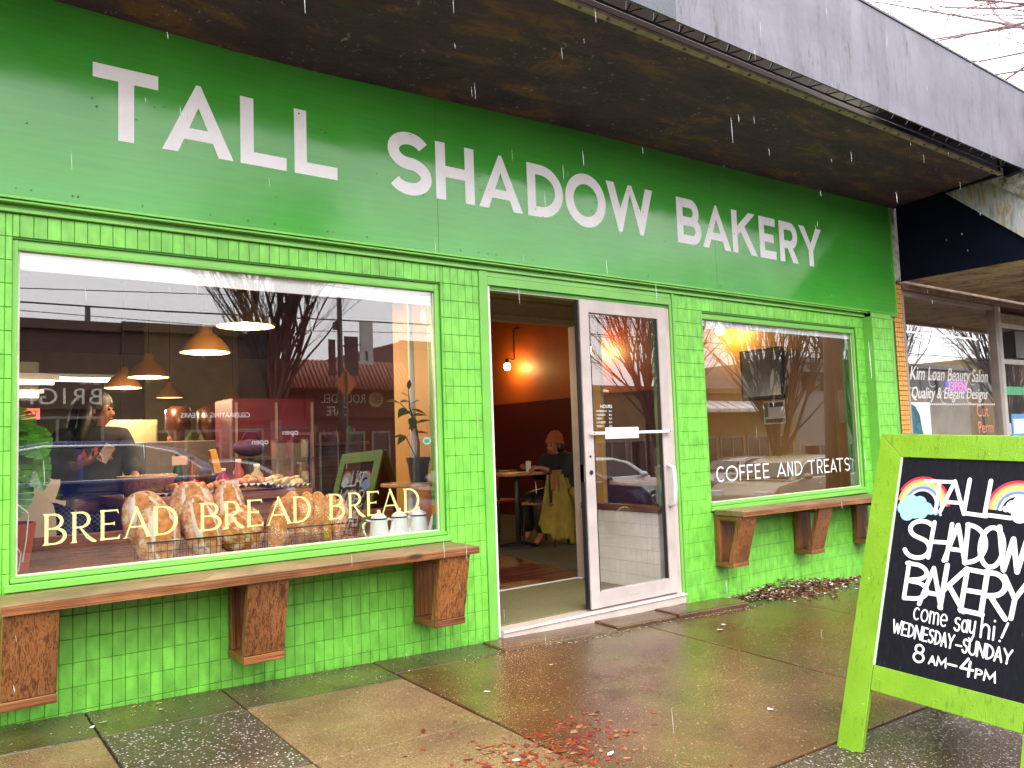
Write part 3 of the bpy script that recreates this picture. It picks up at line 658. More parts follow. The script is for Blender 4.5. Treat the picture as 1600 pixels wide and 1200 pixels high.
mb = MB(); mb.box(3.755, 4.54, -0.055, -0.043, 1.166, 1.186); mb.box(3.757, 3.777, -0.055, -0.018, 1.164, 1.188); mb.box(4.518, 4.538, -0.055, -0.018, 1.164, 1.188); mb.build('push_bar', WHITE, door, bevel=.003)
mb = MB(); mb.box(3.865, 4.190, -0.060, -0.0555, 1.135, 1.213); mb.build('push_plate', WHITE, door, bevel=.003)
mb = MB(); mb.tube([(4.52, -.02, .93), (4.52, -.075, .91), (4.52, -.08, .78), (4.52, -.075, .65), (4.52, -.02, .63)], .016, 10); mb.build('handle', WHITE, door, smooth=True)
mb = MB(); mb.lathe([(0.0, 0), (.014, 0), (.016, -.006), (0, -.008)], (0, 0, 0), 14, M=Matrix.Rotation(radians(-90), 3, 'X').to_4x4().to_3x3())
lo = mb.build('lock', DARKM, door); lo.location = (3.755, -0.0185, 0.913)
mb = MB(); mb.lathe([(0.0, 0), (.008, 0), (.008, -.004), (0, -.004)], (0, 0, 0), 10, M=Matrix.Rotation(radians(-90), 3, 'X'))
lo = mb.build('screw', DARKM, door); lo.location = (3.755, -0.0185, 1.02)
mb = MB(); mb.box(4.08, 4.15, -0.0195, -0.0175, 0.052, 0.063); mb.build('maker_plate', FRAME_BG, door)
mb = MB(); mb.box(3.70, 3.712, -.01, .03, .85, .97); mb.build('latch', STEEL, door)
# white hours lettering on the door glass
dp = plane_place((0, 0.0018, 0), (1, 0, 0), (0, 0, 1), (0, -1, 0))
obj('lettering', text_mesh('HOURS', .034, lambda x, y, t: dp(3.885+x, 1.350+y, t), VWHITE, thick=.0005), door)
for i, (dy, tm) in enumerate([('WEDNESDAY', '8-4'), ('THURSDAY', '8-4'), ('FRIDAY', '8-4'), ('SATURDAY', '8-4'), ('SUNDAY', '8-4')]):
    obj('lettering', text_mesh(dy, .020, lambda x, y, t: dp(3.845+x*.85, 1.322-i*.026+y, t), VWHITE, thick=.0005), door)
    obj('lettering', text_mesh(tm, .020, lambda x, y, t: dp(3.965+x, 1.322-i*.026+y, t), VWHITE, thick=.0005), door)

# ------------------------------------------------------------------ fascia sign
sign = thing('shop_sign', 'long green fascia board with white capitals reading TALL SHADOW BAKERY above door and windows', 'sign', (4, -0.03, 2.3))
def ztop(x):
    pts = [(-3, 3.24), (0.4, 3.222), (1.6, 3.20), (2.7, 3.246), (3.7, 3.285), (5.1, 3.31), (8.1, 3.372)]
    for (xa, za), (xb, zb) in zip(pts, pts[1:]):
        if x <= xb: return za+(zb-za)*(x-xa)/(xb-xa)
    return pts[-1][1]
sx = [-2.6, -0.02, 2.583, 5.185, 7.965]
for i in range(4):
    m_ = MB(); xa, xb = sx[i]+.0012, sx[i+1]-.0012; n = 16; vs = []; fs = []
    for j in range(n+1):
        x = xa+(xb-xa)*j/n; wv = 0.003*sin(x*2.1)
        vs += [(x, -0.030, 2.283), (x, -0.030+wv*0, ztop(x)+.03), (x, 0.006, ztop(x)+.03), (x, 0.006, 2.283)]
    for j in range(n):
        for q in range(4): fs.append((j*4+q, j*4+(q+1) % 4, (j+1)*4+(q+1) % 4, (j+1)*4+q))
    fs += [(0, 1, 2, 3), (n*4+3, n*4+2, n*4+1, n*4)]
    m_.add(vs, fs); m_.build('board', G_SIGN, sign)
m_ = MB(); m_.box(-2.6, 7.968, -0.048, 0.004, 2.270, 2.2825); m_.build('bottom_trim', G_TRIM, sign, bevel=.002)
m_ = MB(); m_.box(7.966, 7.982, -0.04, 0.02, 2.270, 3.36); m_.build('end_trim', G_TRIM, sign, bevel=.002)
sp_ = plane_place((0, -0.0302, 0), (1, 0, 0), (0, 0, 1), (0, -1, 0))
SL = [('T', .705, .993), ('A', 1.010, 1.357), ('L', 1.393, 1.639), ('L', 1.684, 1.932), ('S', 2.244, 2.545, 2.608, 2.988), ('H', 2.576, 2.858), ('A', 2.890, 3.238), ('D', 3.282, 3.590), ('O', 3.612, 3.990, 2.605, 2.985), ('W', 4.002, 4.478),
      ('B', 4.742, 5.022), ('A', 5.035, 5.388), ('K', 5.410, 5.738), ('E', 5.775, 6.002), ('R', 6.058, 6.330), ('Y', 6.352, 6.706)]
word(sign, 'letter', SL, lambda c, w: bold(c, w, 0.195), 2.618, 2.974, sp_, .0012, W_PAINT)
# nail heads / filled holes on the boards
NAIL = simple('rusty_nail_head', (0.03, 0.06, 0.02), 0.5)
rn = random.Random(5); m_ = MB()
for _ in range(90):
    x, z = rn.uniform(0.2, 7.8), rn.choice([rn.uniform(2.6, 3.0), rn.uniform(2.45, 2.95), 2.32]); r = rn.uniform(.003, .0055)
    m_.prism([(x+r*cos(a*pi/3), -0.0318, z+r*sin(a*pi/3)) for a in range(6)], (0, -.0006, 0))
stuff(m_.build('nail_heads', NAIL, sign))

# ------------------------------------------------------------------ canopy
can = thing('street_canopy', 'weathered grey flat canopy with stained brown soffit over the green shopfront', 'canopy', (4, -0.6, 3.4))
SY = -1.15; n = 24; m_ = MB(); vs = []; fs = []; XA, XB = -2.6, 8.02
def endx(y): return 8.02+0.24*y   # the end edge is a little skew
for j in range(n+1):
    f = j/n
    for y, z in ((-0.031, None), (SY*0.5, None), (SY, 3.36)):
        x = XA+(endx(y)-XA)*f; zz = (ztop(x) if y > -0.1 else (ztop(x)+3.36)/2+0.0 if y > -1 else 3.36)
        vs += [(x, y, zz), (x, y, zz+.03)]
for j in range(n):
    for q in range(2):
        a, b = j*6+q*2, (j+1)*6+q*2
        fs += [(a, b, b+2, a+2), (a+1, a+3, b+3, b+1)]
    fs += [(j*6, j*6+1, (j+1)*6+1, (j+1)*6), (j*6+4, (j+1)*6+4, (j+1)*6+5, j*6+5)]
fs += [(0, 2, 3, 1), (2, 4, 5, 3), (n*6, n*6+1, n*6+3, n*6+2), (n*6+2, n*6+3, n*6+5, n*6+4)]
m_.add(vs, fs); m_.build('soffit', SOFFIT, can)
m_ = MB(); m_.prism([(XA, SY-.035, 3.340), (XA, SY+.006, 3.340), (XA, SY+.006, 3.3585), (XA, SY-.035, 3.3585)], (endx(SY)-XA, 0, 0)); m_.build('soffit_edge_strip', simple('rusty_edge_strip', (0.34, 0.28, 0.20), .45, var=.35, scale=14), can)
m_ = MB()
for i in range(52):
    x = XA+.15+i*.2; m_.box(x-.008, x+.008, SY-.030, SY-.014, 3.331, 3.3395)
stuff(m_.build('strip_bolts', STEEL, can))
m_ = MB(); m_.box(XA, 8.02, -1.33, -1.318, 3.36, 4.075); m_.build('fascia', FASCIA, can)
m_ = MB(); m_.box(XA, 8.02, -1.3175, -1.312, 3.372, 3.66); m_.build('fascia_lining', simple('dark_green_lining', (.008, .05, .05), .5, var=.3), can)
m_ = MB(); m_.box(XA, 8.02, -1.338, 0.1, 4.076, 4.092); m_.build('roof', FASCIA_DK, can)
m_ = MB(); m_.box(2.55, 3.30, -1.3345, -1.3305, 3.362, 4.07); m_.build('tar_patch', FASCIA_DK, can)
# open gap with a light steel lattice between soffit edge and fascia
m_ = MB(); m_.box(XA, 7.9, -1.310, -1.190, 3.60, 3.62); m_.tube([(XA, -1.19, 3.40), (7.8, -1.19, 3.40)], .008, 6); m_.tube([(XA, -1.30, 3.42), (7.9, -1.30, 3.42)], .008, 6)
for i in range(50):
    x = XA+i*.21
    m_.tube([(x, -1.19, 3.40), (x+.105, -1.30, 3.42)], .004, 5); m_.tube([(x+.105, -1.30, 3.42), (x+.21, -1.19, 3.40)], .004, 5)
    m_.tube([(x, -1.19, 3.40), (x+.105, -1.22, 3.60)], .004, 5)
m_.build('lattice_girder', DARKM, can)
m_ = MB(); m_.prism([(8.02, .1, 3.37), (8.02, -.03, 3.375), (7.735, SY, 3.34), (7.735, SY, 4.08), (8.02, .1, 4.08)], (.05, 0, 0)); m_.prism([(7.79, SY-.02, 3.335), (7.74, -1.325, 3.345), (7.79, -1.325, 3.9), (7.79, SY-.02, 3.9)], (.08, 0, 0))
m_.build('end_panel', NAVY, can)

# ------------------------------------------------------------------ the two timber ledges
def ledge(label, x0, x1, z, yf, br, bw, yt, yb, zb):
    t = thing('wooden_ledge', label, 'ledge', ((x0+x1)/2, -0.1, z), group='timber ledges below the windows')
    m_ = MB(); th = .040
    m_.box(x0, x1, yf, -0.024, z-th, z); m_.build('ledge_board', [WOOD_TOP], t, bevel=.004)
    m_ = MB(); m_.box(x0+.001, x1+.002, yf-.003, yf-.0005, z-th-.001, z-.004); m_.build('ledge_edge', WOOD_X, t)
    for bx0 in br:
        bx1 = bx0+bw; zt = z-th-.002
        f_ = MB(); p = [(bx0, yt, zt), (bx0, yt+.040, zt), (bx0, yb+.040, zb+.038), (bx0, yb, zb+.038)]
        f_.prism(p, (bw, 0, 0)); fr = f_.build('bracket', WOOD_Z, t, bevel=.003)
        sc_ = MB()
        for q_ in (.04, bw-.04):
            for f_z in (.07, .93):
                py_ = yt+(yb-yt)*f_z-.0015; pz_ = zt+(zb+.038-zt)*f_z; sc_.prism([(bx0+q_+.004*cos(a*pi/4), py_, pz_+.004*sin(a*pi/4)) for a in range(8)], (0, .003, 0))
        sc_.build('screw_heads', DARKM, fr)
        b_ = MB(); b_.box(bx0+.003, bx1-.003, -.058, -.014, zb+.038, zt); b_.build('back_board', WOOD_Z, fr, bevel=.003)
        b_ = MB(); b_.box(bx0-.001, bx1+.001, yb-.004, -.014, zb, zb+.037); b_.build('bottom_block', WOOD_X, fr, bevel=.003)
        b_ = MB(); b_.box(bx0+.006, bx0+.042, yt+.044, -.060, zt-.040, zt-.001); b_.build('top_cleat', WOOD_Y, fr, bevel=.002)
    return t
ledge('long timber ledge under the left BREAD window on three wooden brackets', 0.335, 2.598, 0.566, -0.333, [0.345, 1.310, 2.352], .196, -.318, -.245, .138)
ledge('shorter timber ledge under the right COFFEE AND TREATS window with open V brackets', 5.012, 7.26, 0.552, -0.290, [5.020, 6.045, 6.96], .190, -.270, -.170, .125).rotation_euler = (0, .011, 0)

# ------------------------------------------------------------------ sandwich board
sb = thing('sandwich_board', 'lime green framed chalkboard sandwich sign with rainbow and bakery hours, nearest the viewer', 'sandwich board', (3.06, -2.56, -0.137))
SD = Vector((-0.0361369, -0.99843885, -0.04259082)); SH = Vector((0.29091611, -0.05128299, 0.95537316)); SN = SH.cross(SD).normalized()
if SN.x > 0: SN = -SN
S0 = Vector((3.055, -2.173, -.137))
def sbp(s, h, t): return S0+SD*s+SH*h+SN*t
def sbox(mb, s0, s1, h0, h1, t0, t1, pf=sbp):
    vs = [pf(s, h, t) for s in (s0, s1) for h in (h0, h1) for t in (t0, t1)]
    return mb.add(vs, [(0, 1, 3, 2), (4, 6, 7, 5), (0, 4, 5, 1), (2, 3, 7, 6), (0, 2, 6, 4), (1, 5, 7, 3)])
def limewood():
    m, nt, b = new_mat('wet_lime_paint'); v = mpos(nt)
    c = ramp(nt, noise(nt, v, 5, 5), [(0.3, (0.125, 0.265, 0.010)), (0.7, (0.175, 0.335, 0.018))])
    gr = ramp(nt, noise(nt, mpos(nt, (40, 40, 3)), 1.5, 4), [(0.58, 0.0), (0.70, 0.5)]); c = mix(nt, gr, c, (0.07, 0.13, 0.008))
    ch = mix(nt, 1.0, ramp(nt, noise(nt, v, 38, 5, .75), [(0.66, 0.0), (0.68, 1.0)]), ramp(nt, noise(nt, v, 3.5, 2), [(0.5, 0.0), (0.56, 1.0)]), 'MULTIPLY'); c = mix(nt, ch, c, (0.36, 0.42, 0.28))
    nt.links.new(c, b.inputs['Base Color']); b.inputs['Roughness'].default_value = 0.30
    vo = nt.nodes.new('ShaderNodeTexVoronoi'); vo.inputs['Scale'].default_value = 130; nt.links.new(v, vo.inputs['Vector'])
    dr = math_n(nt, 'MULTIPLY', ramp(nt, vo.outputs['Distance'], [(0.0, 1.0), (0.35, 0.0)]), ramp(nt, vo.outputs['Color'], [(0.68, 0.0), (0.75, 1.0)]))
    h = math_n(nt, 'ADD', math_n(nt, 'MULTIPLY', dr, 1.5), math_n(nt, 'MULTIPLY', noise(nt, mpos(nt, (60, 60, 6)), 2, 4), 0.5))
    bump(nt, b, h, 0.6, 0.003); return m
LIME = limewood()
CH_EDGE = simple('chipped_white_primer', (0.55, 0.70, 0.55), .5)
def chalkboard():
    m, nt, b = new_mat('black_chalkboard_paint'); v = mpos(nt, (30, 30, 2.2)); vp = mpos(nt)
    c = ramp(nt, noise(nt, v, 3, 6, .75), [(0.4, (0.003, 0.003, 0.007)), (0.62, (0.006, 0.006, 0.011)), (0.74, (0.035, 0.035, 0.055))])
    nt.links.new(c, b.inputs['Base Color']); b.inputs['Roughness'].default_value = .6; b.inputs['Specular IOR Level'].default_value = .14
    bump(nt, b, noise(nt, v, 3, 5, .7), .25, .003); return m
CHALKB = chalkboard(); CHALK = simple('white_chalk_paint', (0.70, 0.70, 0.71), .5, var=.03, scale=30)
def leaf(mk, pf, front):
    fr = MB(); T = .022
    fr.prism([pf(0, -.015, 0), pf(.106, .006, 0), pf(.106, 1.209, 0), pf(0, 1.309, 0)], pf(0, 0, -T)-pf(0, 0, 0))
    a = fr.build('frame_stile', LIME, sb, bevel=.002)
    fr = MB(); fr.prism([pf(.669, .006, 0), pf(.775, -.015, 0), pf(.775, 1.309, 0), pf(.669, 1.209, 0)], pf(0, 0, -T)-pf(0, 0, 0)); fr.build('frame_stile', LIME, sb, bevel=.002)
    fr = MB(); fr.prism([pf(.0012, 1.309, 0.0), pf(.1075, 1.2093, 0), pf(.6675, 1.2093, 0), pf(.7738, 1.309, 0)], pf(0, 0, -T)-pf(0, 0, 0)); fr.build('frame_rail', LIME, sb, bevel=.002)
    fr = MB(); fr.prism([pf(.108, .248, 0.0), pf(.108, .347, 0), pf(.667, .347, 0), pf(.667, .248, 0)], pf(0, 0, -T)-pf(0, 0, 0)); fr.build('frame_rail', LIME, sb, bevel=.002)
    fr = MB(); sbox(fr, .104, .671, .343, 1.213, -.018, -.008, pf); return fr.build('chalkboard', CHALKB, sb)
cb = leaf(0, sbp, True)
SH2 = Vector((-0.29091611, -0.05128299, 0.95537316)).normalized(); TOP = sbp(0, 1.309, -.024)
SN2 = SD.cross(SH2).normalized(); SN2 = SN2 if SN2.x > 0 else -SN2
def sbp2(s, h, t): return TOP+SD*s+SH2*(h-1.309)+SN2*(t+.024)
cb2 = leaf(1, sbp2, False)
eb = MB(); sbox(eb, .104, .1115, .347, 1.209, -.0075, -.001); eb.build('panel_edge_bead', CH_EDGE, sb)
hg = MB()
for s in (.12, .65): hg.tube([sbp(s-.03, 1.312, -.022), sbp(s+.03, 1.312, -.022)], .008, 8)
hg.build('hinge', STEEL, sb)
LAY = [0]
def cpl(x, y, t): return sbp(x, y, t-.0078+(LAY[0]*.00012 if t > 0 else 0))
def nxt(): LAY[0] = (LAY[0]+1) % 6
J = [('T', .219, .334, .991, 1.116), ('A', .292, .390, .991, 1.12), ('L', .384, .469, .991, 1.130), ('L', .462, .555, .992, 1.130),
     ('S', .163, .285, .795, .95), ('H', .268, .345, .804, .947), ('A', .330, .415, .801, .946), ('D', .400, .480, .803, .953), ('O', .455, .545, .80, .95), ('W', .520, .625, .796, .955),
     ('B', .187, .285, .63, .773), ('A', .255, .345, .618, .766), ('K', .335, .425, .620, .785), ('E', .412, .497, .622, .780), ('R', .486, .572, .621, .784), ('Y', .555, .640, .627, .775)]
for c, x0, x1, y0, y1 in J:
    nxt(); H = y1-y0; P = [[(x0+p[0]*H, y0+p[1]*H) for p in q] for q in hand(c, (x1-x0)/H, .115)]
    obj('letter', letter_mesh('letter', P, cpl, .0008, CHALK), cb)
def hw(txt, xs, y, H, s, drop=0.0):
    for (c, x0, x1) in xs:
        nxt(); yy = y+drop*(x0-xs[0][1]); P = [[(x0+p[0]*H, yy+p[1]*H) for p in q] for q in hand(c, (x1-x0)/H, s)]
        obj('letter', letter_mesh('letter', P, cpl, .0008, CHALK), cb)
hw('come', [('c', .238, .262), ('o2', .268, .296), ('m', .304, .336), ('e', .344, .370)], .556, .064, .085, -.04)
hw('say', [('s', .398, .420), ('a', .425, .447), ('y', .453, .475)], .547, .064, .10)
hw('hi', [('h', .495, .525), ('i', .532, .545)], .540, .072, .10); hw('!', [('!', .558, .583)], .540, .062, .12)
wd = 'WEDNESDAY'; wx = [.163, .201, .226, .254, .284, .308, .332, .358, .382, .408]
hw(wd, [(c, wx[i], wx[i+1]-.005) for i, c in enumerate(wd)], .488, .050, .125, -.05)
hw('-', [('-', .412, .432)], .468, .05, .13)
wd = 'SUNDAY'; wx = [.436, .460, .489, .520, .550, .580, .612]
hw(wd, [(c, wx[i], wx[i+1]-.005) for i, c in enumerate(wd)], .472, .050, .13, -.03)
hw('8', [('8', .258, .300)], .400, .064, .13); hw('am', [('A', .320, .345), ('M', .350, .384)], .403, .030, .20); hw('-', [('-', .392, .422)], .398, .04, .2)
hw('4', [('4', .438, .482)], .392, .062, .14); hw('pm', [('P', .492, .516), ('M', .522, .560)], .393, .032, .20)
def chalk_col(n, c): return simple(n, c, .5, var=.08, scale=25)
bands = [('red', (.55, .012, .045)), ('peach', (.58, .22, .12)), ('yellow', (.60, .48, .10)), ('green', (.32, .48, .22)), ('blue', (.12, .17, .50)), ('violet', (.46, .40, .62))]
def rainbow(cx, cy, ro, ri, a0, a1, lo_, hi_):
    bw = (ro-ri)/6
    for i, (nm, c) in enumerate(bands):
        r = ro-bw*(i+.5); q = ribbon(arc(cx, cy, r*.92, r, a0, a1, 26), bw*.97); q = [p for p in q if all(lo_ < v[0] < hi_ for v in p)]
        obj('rainbow_band', letter_mesh('rainbow_band', q, cpl, .0004, bpy.data.materials.get('chalk_'+nm) or chalk_col('chalk_'+nm, c)), cb)
rainbow(.215, 1.010, .122, .060, 3, 178, .1125, .9); rainbow(.575, 1.015, .122, .060, 3, 178, .1, .667)
def cloud(puffs, m1, nm):
    q = [[(x+r*cos(a*pi/9), y+r*sin(a*pi/9)) for a in range(18)] for x, y, r in puffs]
    obj('cloud', letter_mesh('cloud', q, cpl, .0006, m1), cb)
cloud([(.145, .995, .030), (.170, 1.022, .030), (.205, 1.020, .030), (.235, 1.000, .026), (.190, .990, .036), (.160, .972, .030), (.215, .985, .030), (.255, .992, .016), (.275, .985, .009), (.295, .980, .006)], chalk_col('chalk_pale_blue', (.25, .42, .60)), 'l')
cloud([(.150, .993, .018), (.180, 1.012, .017), (.205, 1.000, .015), (.170, .975, .017)], None or chalk_col('chalk_light_blue', (.62, .76, .86)), 'm') if False else None
cloud([(.560, 1.035, .026), (.590, 1.050, .034), (.585, 1.005, .030), (.625, 1.020, .034), (.535, 1.025, .012), (.515, 1.022, .006), (.60, 1.02, .03)], CHALK, 'r')

# ------------------------------------------------------------------ interior shell (parts of the bakery building)
MUST = simple('mustard_wall_paint', (0.42, 0.21, 0.03), .5, var=.1, scale=2); RUST = simple('rust_orange_wall_paint', (0.36, 0.070, 0.008), .55, var=.12, scale=2)
RUSTD = simple('dark_red_wainscot', (0.10, 0.010, 0.006), .45, var=.15, scale=3); BRWN = simple('dark_brown_wall', (0.15, 0.060, 0.035), .6, var=.15, scale=2)
CREAM = simple('cream_wall', (0.55, 0.50, 0.30), .5, var=.08); CEIL = simple('beige_ceiling', (0.40, 0.33, 0.20), .6, var=.08)
DKCEIL = simple('dark_ceiling', (0.10, 0.05, 0.035), .7)
FLOORW = simple('dark_red_floor_boards', (0.085, 0.018, 0.009), .32, var=.3, scale=3)
CARPET = simple('olive_brown_carpet', (0.085, 0.07, 0.035), .9, var=.25, scale=60, bs=.4, bscale=200); MAT_ = simple('ribbed_entrance_mat', (0.17, 0.15, 0.06), .85, var=.25, scale=70, bs=.6, bscale=220)
def part(name, b, mat, par=bk, bevel=0, smooth=False): return b.build(name, mat, par, bevel=bevel, smooth=smooth)
part('interior_floor', MB().box(-3, 7.9, 0.161, 14, -.10, -.012), simple('dark_floor_base', (.05, .02, .012), .5))
for i in range(21):   # floor boards run along the shopfront
    y = 1.035+i*.14
    part('floor_board', MB().box(-1.0, 4.72+i*.02, y+.002, y+.137, -.0115, -.002), FLOORW, bevel=.002)
part('carpet', MB().add([(4.70, 1.03, -.006), (7.85, 1.03, -.006), (7.85, 8, -.006), (5.3, 8, -.006), (5.13, 3.98, -.006)], [(0, 1, 2, 3, 4)]), CARPET)
part('entrance_mat', MB().box(2.976, 4.50, .077, 1.0, -.03, .002), MAT_)
part('floor_strip', MB().box(2.95, 4.56, 1.002, 1.032, -.02, .006), WHITE)
part('ceiling', MB().box(-3, 7.9, .161, 14, 3.22, 3.3), DKCEIL)
part('left_wall', MB().box(-3.1, -3.0, .161, 14, -.1, 3.3), BRWN)
part('back_wall', MB().box(-3.1, 7.9, 13.9, 14, -.1, 3.3), CREAM)
part('right_wall', MB().box(7.86, 7.95, 2.4, 13.9, 1.765, 3.3), RUST); part('right_wall', MB().box(7.86, 7.95, .161, 2.4, -.1, 3.3), MUST)
part('wainscot', MB().box(7.835, 7.95, 2.405, 13.9, -.1, 1.76), RUSTD)
part('rear_partition', MB().box(4.4, 7.85, 7.6, 7.7, -.1, 3.2), RUSTD)
part('vestibule_wall', MB().box(2.86, 2.945, .161, 1.06, -.05, 2.3), MUST); part('vestibule_wall', MB().box(2.86, 2.945, .161, 1.06, 2.3, 3.2), MUST)
part('vestibule_ceiling', MB().box(2.946, 4.66, .12, 1.03, 2.27, 2.30), CEIL)
vh = MB(); vh.box(2.946, 4.66, 1.00, 1.09, 2.10, 2.262); vh.box(2.946, 4.66, .975, .999, 2.235, 2.266); vh.box(2.946, 4.66, .985, .999, 2.13, 2.15)
part('vestibule_header', vh, CEIL, bevel=.003)
part('vestibule_jamb', MB().box(4.575, 4.64, .93, 1.09, -.01, 2.099), DOOR_W, bevel=.003)
lw = part('low_wall', MB().box(4.512, 4.56, .09, .925, -.02, .575), simple('grey_grout', (.45, .43, .41), .7))
WT = simple('white_glazed_tile', (.78, .75, .70), .25, var=.06, scale=9)
tw_, th_ = .0575, .0955
for i in range(14):
    for j in range(6):
        y = .095+i*.0585
        part('tile', MB().box(4.504, 4.5118, y+.002, y+.0570, .004+j*.0965, .004+j*.0965+.0935), WT, lw)
part('wall_cap', MB().box(4.49, 4.58, .078, .925, .5755, .625), WOOD_Y, lw, bevel=.004)
part('side_light_post', MB().box(4.51, 4.55, .66, .74, .626, 2.265), MUST)
part('side_light_pane', MB().box(4.528, 4.532, .08, .659, .626, 2.265), GLASS_IN)
# window platform, its back rail and the column beside it
part('window_platform', MB().box(-.6, 2.855, .162, 1.10, .50, .545), WOOD_IN, bevel=.004)
part('window_platform_rail', MB().box(-.6, 2.855, 1.101, 1.13, .45, .70), WOOD_IN, bevel=.004)
part('window_platform_front', MB().box(.36, 2.855, .161, .166, .545, .548), WOOD_IN)
pl = MB(); pl.tube([(2.80, .42, .55), (2.80, .42, 3.2)], .035, 14); pl.tube([(2.71, .55, .55), (2.71, .55, 3.2)], .02, 12); pl.lathe([(.045, 0), (.075, .03), (.075, .09), (.05, .12)], (2.80, .42, 1.92), 16)
part('pipe_column', pl, WHITE, smooth=True)
part('wall_panel', MB().box(7.845, 7.859, .17, .62, .0, 3.0), simple('pale_orange_panel', (.60, .30, .08), .5))
part('ceiling_beam', MB().box(-3, 2.85, 3.0, 3.3, 2.75, 3.21), BRWN)
part('kitchen_hood', MB().box(-2.9, 1.6, 9.0, 10.4, 1.95, 2.5), CREAM, bevel=.01)
part('kitchen_shelf', MB().box(-2.8, 2.8, 13.3, 13.88, 1.50, 1.53), STEEL); part('kitchen_shelf', MB().box(-2.8, 2.8, 13.3, 13.88, 1.9, 1.93), STEEL)
part('partition_wall', MB().box(3.0, 4.4, 9.0, 9.1, -.1, 3.2), simple('olive_partition', (.22, .18, .06), .6))

# ------------------------------------------------------------------ lamps
LUMY = simple('lamp_shade_inside', (.9, .75, .4), .5, emit=(1.0, .78, .34), es=1.3, var=0)
SHADE = simple('ochre_enamel_shade', (.42, .20, .05), .45, var=.1)
BULB = simple('lit_bulb', (1, .9, .7), .4, emit=(1.0, .74, .36), es=45, var=0)
pen = None
def pendant(x, y, z, r, label, power):
    t = thing('pendant_lamp', label, 'pendant lamp', (x, y, z), group='ochre pendant lamps over the counter')
    m_ = MB(); m_.lathe([(r, 0), (r*1.0, .006), (r*.93, r*.22), (r*.62, r*.62), (r*.30, r*.84), (r*.25, r*1.18), (r*.22, r*1.22), (0.0, r*1.24)], n=32); local(t, 'lamp_shade', m_, SHADE, True)
    m_ = MB(); m_.lathe([(r*.965, .004), (r*.6, .010), (0, .014)], n=32); local(t, 'diffuser', m_, LUMY, True)
    m_ = MB(); m_.tube([(0, 0, r*1.2), (0, 0, 3.22-z)], .004, 6); local(t, 'cord', m_, BLACK)
    if power:
        l = bpy.data.lights.new('pendant_light', 'POINT'); l.energy = power*1.1; l.color = (1, .72, .40); l.shadow_soft_size = .02
        lo_ = bpy.data.objects.new('pendant_light', l); C.objects.link(lo_); lo_.parent = t; lo_.location = (0, 0, -.03)
pendant(1.79, 1.07, 1.94, .18, 'largest ochre pendant lamp hanging nearest the left window glass', 22)
pendant(1.84, 2.10, 1.885, .18, 'ochre pendant lamp hanging second from the glass, left of the largest one', 22)
pendant(1.88, 3.98, 1.86, .18, 'ochre pendant lamp hanging third from the glass above the standing woman', 22)
pendant(1.88, 5.05, 1.84, .18, 'ochre pendant lamp hanging fourth from the glass, furthest left of the row', 22)
pendant(3.06, 7.87, 1.93, .18, 'small far ochre pendant lamp to the right of the row of four', 0)
pendant(4.12, 8.4, 1.94, .15, 'small far white rimmed pendant lamp right of the hanging row above the cafe lettering', 0)
pendant(4.05, 11.0, 1.86, .16, 'smallest ochre pendant lamp deep in the shop over the display', 0)
def wall_lamp(y, z, label, p):
    t = thing('wall_lamp', label, 'wall lamp', (7.86, y, z), group='bare bulb wall lamps')
    m_ = MB(); m_.tube([(-.01, 0, .62), (-.10, 0, .60), (-.12, 0, .50), (-.12, 0, .14), (-.14, 0, .10)], .012, 8); m_.tube([(-.14, 0, .10), (-.2, .04, .12), (-.22, .06, .07)], .012, 8); local(t, 'arm', m_, DARKM, True)
    m_ = MB(); m_.lathe([(0.03, .0), (.032, .06), (.02, .08), (0, .08)], (-.22, .06, .045), 12); local(t, 'socket', m_, DARKM, True)
    m_ = MB(); m_.ell((-.22, .06, 0), (.052, .052, .062), 16, 10); local(t, 'bulb', m_, BULB, True)
    l = bpy.data.lights.new('bulb_light', 'POINT'); l.energy = p*.20; l.color = (1, .60, .12); l.shadow_soft_size = .03
    lo_ = bpy.data.objects.new('bulb_light', l); C.objects.link(lo_); lo_.parent = t; lo_.location = (-.155, -.02, -.02)
wall_lamp(5.98, 2.33, 'glowing bare bulb wall lamp on the red wall seen through the open doorway', 26)
wall_lamp(4.0, 2.37, 'glowing bare bulb wall lamp on the red wall seen through the door glass', 22)
wall_lamp(1.84, 2.36, 'glowing bare bulb wall lamp above the wall screen in the right window', 30)
LTUBE = simple('lit_tube', (1, 1, 1), .5, emit=(1, .97, .88), es=5, var=0)
for i, (x, y, z, L, nm) in enumerate([(-.9, 6.2, 1.98, 2.3, 'white fluorescent ceiling tube over the kitchen, upper one'), (-1.0, 6.6, 1.86, 2.3, 'white fluorescent tube over the kitchen, lowest and brightest one'), (-.9, 7.4, 2.12, 3.4, 'thin long fluorescent tube deep in the kitchen behind the hanging lamps')]):
    t = thing('fluorescent_tube', nm, 'ceiling light', (x, y, z), group='kitchen tubes')
    local(t, 'tube', MB().tube([(0, 0, 0), (L, 0, 0)], .022, 8), LTUBE); local(t, 'housing', MB().box(-.05, L+.05, -.06, .06, .03, .07), WHITE)
al = bpy.data.lights.new('tube_light', 'AREA'); al.energy = 30; al.size = 2.2; al.size_y = .3; al.shape = 'RECTANGLE'; al.color = (1, .95, .8)
alo = bpy.data.objects.new('tube_light', al); C.objects.link(alo); alo.location = (.2, 6.6, 1.83)
